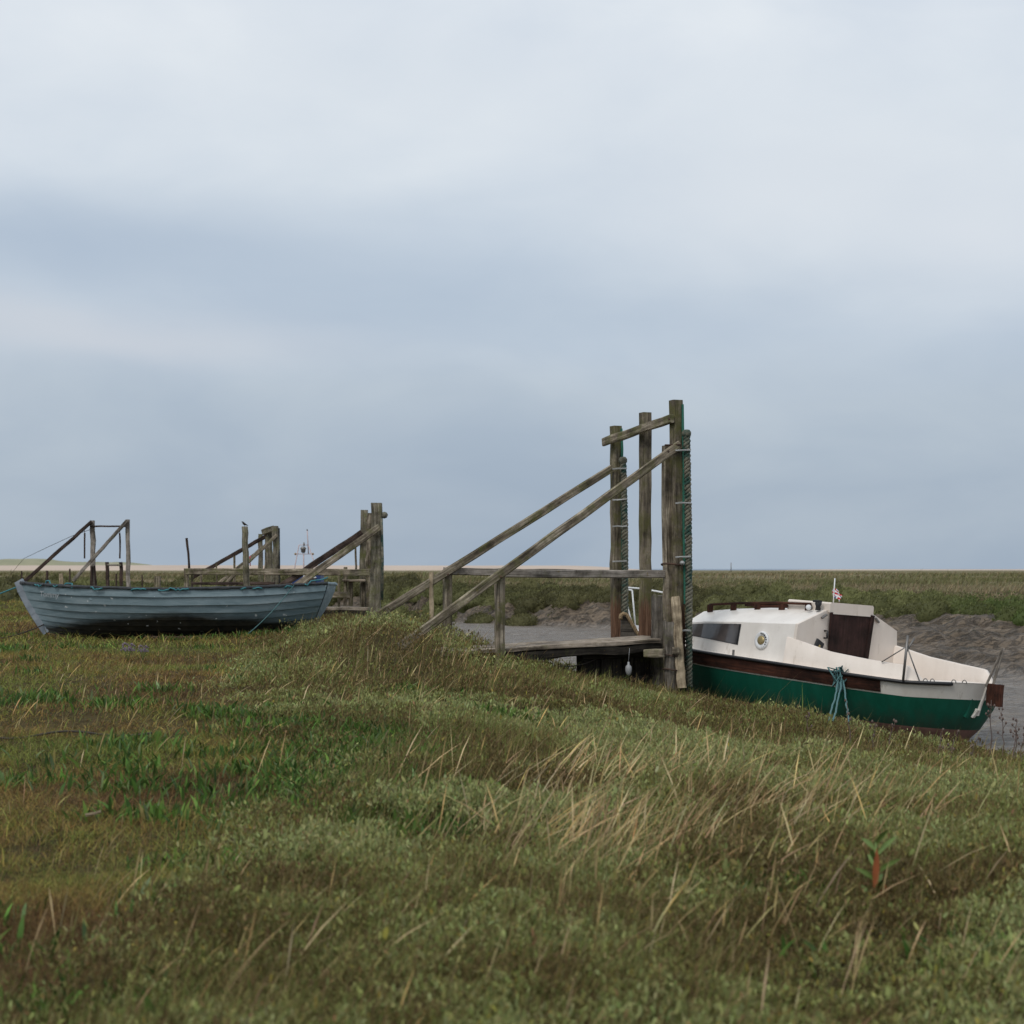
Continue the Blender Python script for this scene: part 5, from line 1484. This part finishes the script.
p6('crossbar', 'pale_pink', lambda b: (b.tube([P(295, 554, D6), P(314, 554, D6)], .016, 5), b.tube([P(299, 545, D6), P(308.6, 545, D6)], .016, 5)))
p6('lamp', 'steel', lambda b: (b.lathe(P(303.3, 553, D6), [(.05, 0), (.09, .05), (.10, .14), (.13, .18), (.08, .26), (.02, .27)], K=8), b.lathe(P(304, 546, D6), [(.03, 0), (.04, .08), (.02, .16)], K=6)))
for px in (295.5, 312.8):
    p6('float', 'tan_rope', lambda b: b.lathe(P(px, 554, D6), [(.01, -.05), (.05, -.03), (.05, .03), (.01, .05)], K=6))
p6('topmark', 'steel', lambda b: b.lathe(P(307.2, 530, D6), [(.01, -.04), (.04, 0), (.01, .04)], K=6))
b = MB(); b.tube([(P(731, 569, 420).x, 420, .3), (P(731, 569, 420).x, 420, 3.2)], .12, 5)
tag(b.build('channel_mark', M['steel'], None, (P(731, 569, 420).x, 420, .4)), 'tiny lone channel pole on the horizon right of the tall posts', 'pole')

# ------------------------------------------------------------------ single plants and litter in the foreground
# dry stalks standing by the cabin boat's stern
stalk_mat = plain('dry_stalk', (0.13, 0.09, 0.075), .9)
def stalk_mesh(hh, seed, head):
    rs = random.Random(seed); b = MB()
    pts = [Vector((0, 0, -.05))]
    lx, ly = rs.uniform(-.15, .35), rs.uniform(-.2, .2)
    for i in range(1, 8):
        t = i / 7; pts.append(Vector((lx * hh * t * t + rs.gauss(0, .008), ly * hh * t * t + rs.gauss(0, .008), hh * t)))
    b.tube(pts, [.007 * (1 - .6 * i / 7) for i in range(8)], 5)
    for k in range(8 if head else 4):
        a = pts[rs.randint(4, 7)]; d = Vector((rs.uniform(-1, 1), rs.uniform(-1, 1), rs.uniform(.5, 1.5))) * rs.uniform(.02, .05)
        b.tube([a, a + d], [.003, .002], 4)
        b.lathe(a + d, [(.002, -.01), (.011, .0), (.009, .012), (.002, .02)], K=5)
    return b
sites = [(1003, 724, 14.6, .50, 'tallest dry brown stalk with a seed head right of the cabin boat stern'), (990, 745, 14.0, .62, None), (1012, 735, 14.2, .42, None), (1020, 752, 13.6, .38, None), (1015, 712, 14.8, .46, None),
         (850, 730, 14.2, .46, None), (872, 745, 13.6, .34, None), (888, 760, 13.2, .36, None), (938, 765, 13.0, .34, None), (951, 770, 12.6, .30, None), (808, 725, 14.6, .24, None), (976, 772, 12.6, .28, None)]
labs = ['tall dry brown stalk with a seed head standing right of the cabin boat rudder', 'leaning dry stalk at the right edge beside the creek mud', 'short dry stalk in the grass at the far right edge', 'second dry stalk to the right of the rudder, thin and red brown']
k = 0
for i, (px, py, d, hh, lab) in enumerate(sites):
    x = (px - 512) / F * d; z = gz(x, d)
    b = stalk_mesh(hh, i + 3, i < 4)
    o = b.build('dry_stalk', stalk_mat); o.location = (x, d, z)
    if i in (0, 1, 2, 3, 4): lab = [None, labs[0], labs[1], labs[2], labs[3]][i] or lab
    elif i == 5: lab = 'dry stalk standing just below the teal rope of the cabin boat'
    else: lab = 'thin dry brown stalk in the grass before the green hull'
    tag(o, lab, 'dry stalk', 'dry stalks by the cabin boat' )

# a docken with one red leaf
dk = empty('dock_plant', (0, 0, 0)); DX, DYd = (874 - 512) / F * 6.0, 6.0
dk.location = (DX, DYd, gz(DX, DYd)); tag(dk, 'dock plant with one upright orange red leaf near the lower right corner', 'plant')
M['red_leaf'] = plain('red_leaf', (0.30, 0.085, 0.026), .6); M['dock_leaf'] = plain('dock_leaf', (0.13, 0.20, 0.045), .6)
def leaf_fn(b, base, dirv, L_, W_, curl=.3, mi=0):
    base = Vector(base); d = Vector(dirv).normalized(); sd = d.cross(Vector((0, -1, .2))).normalized()
    vs = []; n = 7
    for i in range(n):
        t = i / (n - 1); w_ = W_ * .5 * math.sin(math.pi * min(1, t * .93 + .07)) ** .8
        c = base + d * L_ * t + Vector((0, 0, -curl * L_ * t * t))
        nrm = sd.cross(d)
        vs += [c - sd * w_ + nrm * w_ * .3, c, c + sd * w_ + nrm * w_ * .3]
    b.add(vs, [[3 * i + q, 3 * i + q + 1, 3 * i + q + 4, 3 * i + q + 3] for i in range(n - 1) for q in (0, 1)], None, mi, True)
part('stem', M['dock_leaf'], dk, lambda b: b.tube([(0, 0, -.03), (.004, 0, .12), (.008, 0, .30)], .005, 5))
part('red_leaf', M['red_leaf'], dk, lambda b: (leaf_fn(b, (.0, -.012, .10), (.03, -.05, 1), .19, .027, .04), leaf_fn(b, (.03, -.012, .09), (.02, -.1, 1), .06, .03, .1)))
def fn(b):
    for i in range(11):
        a = i * 2.4; z0 = .05 + .024 * i
        leaf_fn(b, (.008 * z0 / .3, 0, z0), (math.cos(a), math.sin(a) * .8, .75 + .05 * i), .09 + .03 * (i % 3), .020, .25)
part('leaves', M['dock_leaf'], dk, fn)

# two sea lavender heads near the clinker boat
lav = plain('lavender_flower', (0.20, 0.155, 0.19), .8)
SP = [('sea_lavender', 128, 657, 19.5, 'mauve sea lavender in front of the clinker boat, the left of two heads'), ('sea_lavender', 143, 655, 19.8, 'mauve sea lavender in front of the clinker boat, the right and smaller head')]
lv0 = None
for (nm, px, py, d, lab) in SP:
    x = (px - 512) / F * d; z = gz(x, d)
    if lv0 is None:
        lv0 = empty(nm, (x, d, z))
        part('stem', M['dock_leaf'], lv0, lambda b: [b.tube([(0, 0, 0), (.03 * math.cos(k), .03 * math.sin(k), .12), (.09 * math.cos(k), .09 * math.sin(k), .2)], .004, 4) for k in range(5)])
        def fn(b):
            rs = random.Random(4)
            for k in range(60):
                a = rs.uniform(0, 6.28); r_ = .09 * math.sqrt(rs.random())
                b.lathe((r_ * math.cos(a), r_ * math.sin(a), .20 + rs.uniform(-.05, .05)), [(.003, -.01), (.013, 0), (.004, .012)], K=5)
        part('flower_head', lav, lv0, fn)
        o = lv0
    else:
        o = copy_tree(lv0); o.location = (x, d, z); o.scale = (.8, .8, .85)
    tag(o, lab, 'flower', 'sea lavender by the clinker boat')

# old rope lying on the turf, and a scrap of driftwood
b = MB(); pts = []
for i in range(40):
    t = i / 39; x = -4.4 + 1.55 * t + .03 * math.sin(9 * t); y = 11.3 + .55 * t + .1 * math.sin(4 * t)
    pts.append(Vector((x, y, gz(x, y) + .025 + .02 * math.sin(13 * t))))
b.tube(pts, .009, 6)
tag(b.build('old_rope', M['dark_rope'], None, pts[0]), 'dark old rope lying across the turf at left', 'rope')
b = MB(); q = Vector(((93 - 512) / F * 8.1, 8.1, 0)); q.z = gz(q.x, q.y) + .05
b.beam(q - Vector((.04, 0, 0)), q + Vector((.04, .02, .012)), .022, .014, n=4, jit=.003)
tag(b.build('driftwood', M['pale_wood'], None, q), 'small pale splinter of driftwood on the brown turf at left', 'driftwood')

# ------------------------------------------------------------------ sky, sun, camera
wd_ = bpy.data.worlds.new('World'); SC.world = wd_; wd_.use_nodes = True
nt = wd_.node_tree; N = nt.nodes; L = nt.links
for n_ in list(N): N.remove(n_)
out = N.new('ShaderNodeOutputWorld'); bg = N.new('ShaderNodeBackground'); bg2 = N.new('ShaderNodeBackground')
SUN_EL, SUN_AZ = 48.0, 215.0        # azimuth clockwise from +Y: the sun is behind us to the left
sky = N.new('ShaderNodeTexSky'); sky.sky_type = 'NISHITA'; sky.sun_disc = False
sky.sun_elevation = R(SUN_EL); sky.sun_rotation = R(SUN_AZ); sky.dust_density = 3; sky.air_density = 1
L.new(sky.outputs[0], bg.inputs['Color']); bg.inputs['Strength'].default_value = 0.05
tc = N.new('ShaderNodeTexCoord'); sx = N.new('ShaderNodeSeparateXYZ'); L.new(tc.outputs['Generated'], sx.inputs[0])
# overcast: soft mottled cloud seen by direction
mpw = N.new('ShaderNodeMapping'); mpw.inputs['Scale'].default_value = (2.6, 2.6, 7.0); mpw.inputs['Location'].default_value = (3.1, 1.7, .4)
L.new(tc.outputs['Generated'], mpw.inputs['Vector'])
nz = noise_node(N, L, mpw.outputs[0], 1.0, 5, 0.5, 0.35)
zz = math_node(N, L, 'ADD', sx.outputs[2], math_node(N, L, 'MULTIPLY', math_node(N, L, 'SUBTRACT', nz.outputs[0], 0.5), 0.10))
def mass(dx, dz, wx, wz):
    a = math_node(N, L, 'DIVIDE', math_node(N, L, 'SUBTRACT', sx.outputs[0], dx), wx)
    b = math_node(N, L, 'DIVIDE', math_node(N, L, 'SUBTRACT', zz, dz), wz)
    q = math_node(N, L, 'ADD', math_node(N, L, 'MULTIPLY', a, a), math_node(N, L, 'MULTIPLY', b, b))
    return math_node(N, L, 'POWER', 2.718, math_node(N, L, 'MULTIPLY', q, -1.0))
grad = ramp(N, [(0.0, (0.43, 0.50, 0.605)), (0.05, (0.455, 0.525, 0.63)), (0.11, (0.54, 0.605, 0.70)), (0.16, (0.58, 0.65, 0.76)), (0.21, (0.665, 0.73, 0.83)), (0.27, (0.76, 0.81, 0.895)), (0.34, (0.81, 0.85, 0.93)), (0.5, (0.81, 0.86, 0.94)), (1.0, (0.92, 0.96, 1.03))])
L.new(zz, grad.inputs[0])
mpv = N.new('ShaderNodeMapping'); mpv.inputs['Scale'].default_value = (5.5, 5.5, 13.0); mpv.inputs['Location'].default_value = (.4, 2.7, 1.1)
L.new(tc.outputs['Generated'], mpv.inputs['Vector'])
nz2 = noise_node(N, L, mpv.outputs[0], 1.0, 5, 0.5, 0.3)
rz = ramp(N, [(0.32, (0.90, 0.925, 0.955)), (0.68, (1.09, 1.075, 1.05))])
L.new(nz2.outputs[0], rz.inputs[0])
cl = mixc(N, L, 1.0, grad.outputs[0], rz.outputs[0], 'MULTIPLY')
for (dx, dz, wx, wz, c_, am) in ((-.28, .205, .22, .035, (.47, .555, .69), .7), (-.27, .150, .15, .018, (.70, .72, .79), .7), (.175, .235, .11, .05, (.84, .865, .925), .7), (.30, .215, .08, .036, (.82, .845, .91), .7), (.0, .178, .16, .028, (.49, .575, .70), .5), (-.05, .30, .25, .05, (.86, .89, .945), .45)):
    cl = mixc(N, L, math_node(N, L, 'MULTIPLY', mass(dx, dz, wx, wz), am), cl, c_)
cl = mixc(N, L, 1.0, cl, (0.985, 1.012, 1.005), 'MULTIPLY')
L.new(cl, bg2.inputs['Color']); bg2.inputs['Strength'].default_value = 0.96
ad = N.new('ShaderNodeMixShader'); ad.inputs[0].default_value = 0.9
L.new(bg.outputs[0], ad.inputs[1]); L.new(bg2.outputs[0], ad.inputs[2]); L.new(ad.outputs[0], out.inputs['Surface'])

sl_ = bpy.data.lights.new('sun', 'SUN'); sl_.energy = 1.3; sl_.angle = R(18); sl_.color = (1.0, 0.96, 0.90)
so = bpy.data.objects.new('sun', sl_); COL.objects.link(so)
az = R(SUN_AZ); el = R(SUN_EL)
dirv = Vector((math.sin(az) * math.cos(el), math.cos(az) * math.cos(el), math.sin(el)))
so.rotation_euler = dirv.to_track_quat('Z', 'Y').to_euler()

cam = bpy.data.cameras.new('camera'); co = bpy.data.objects.new('camera', cam); COL.objects.link(co)
co.location = (0, 0, H); co.rotation_euler = (R(90), 0, 0)
cam.sensor_width = 24; cam.sensor_fit = 'HORIZONTAL'; cam.lens = 35.0; cam.shift_y = 57 / 1024
cam.clip_start = .05; cam.clip_end = 60000
cam.dof.use_dof = True; cam.dof.focus_distance = 19.5; cam.dof.aperture_fstop = 2.2
SC.camera = co
SC.view_settings.view_transform = 'Standard'; SC.view_settings.look = 'None'
SC.view_settings.exposure = 0.0; SC.view_settings.gamma = 1.0
try:
    SC.cycles.use_denoising = True
    SC.cycles.max_bounces = 6
except Exception: pass
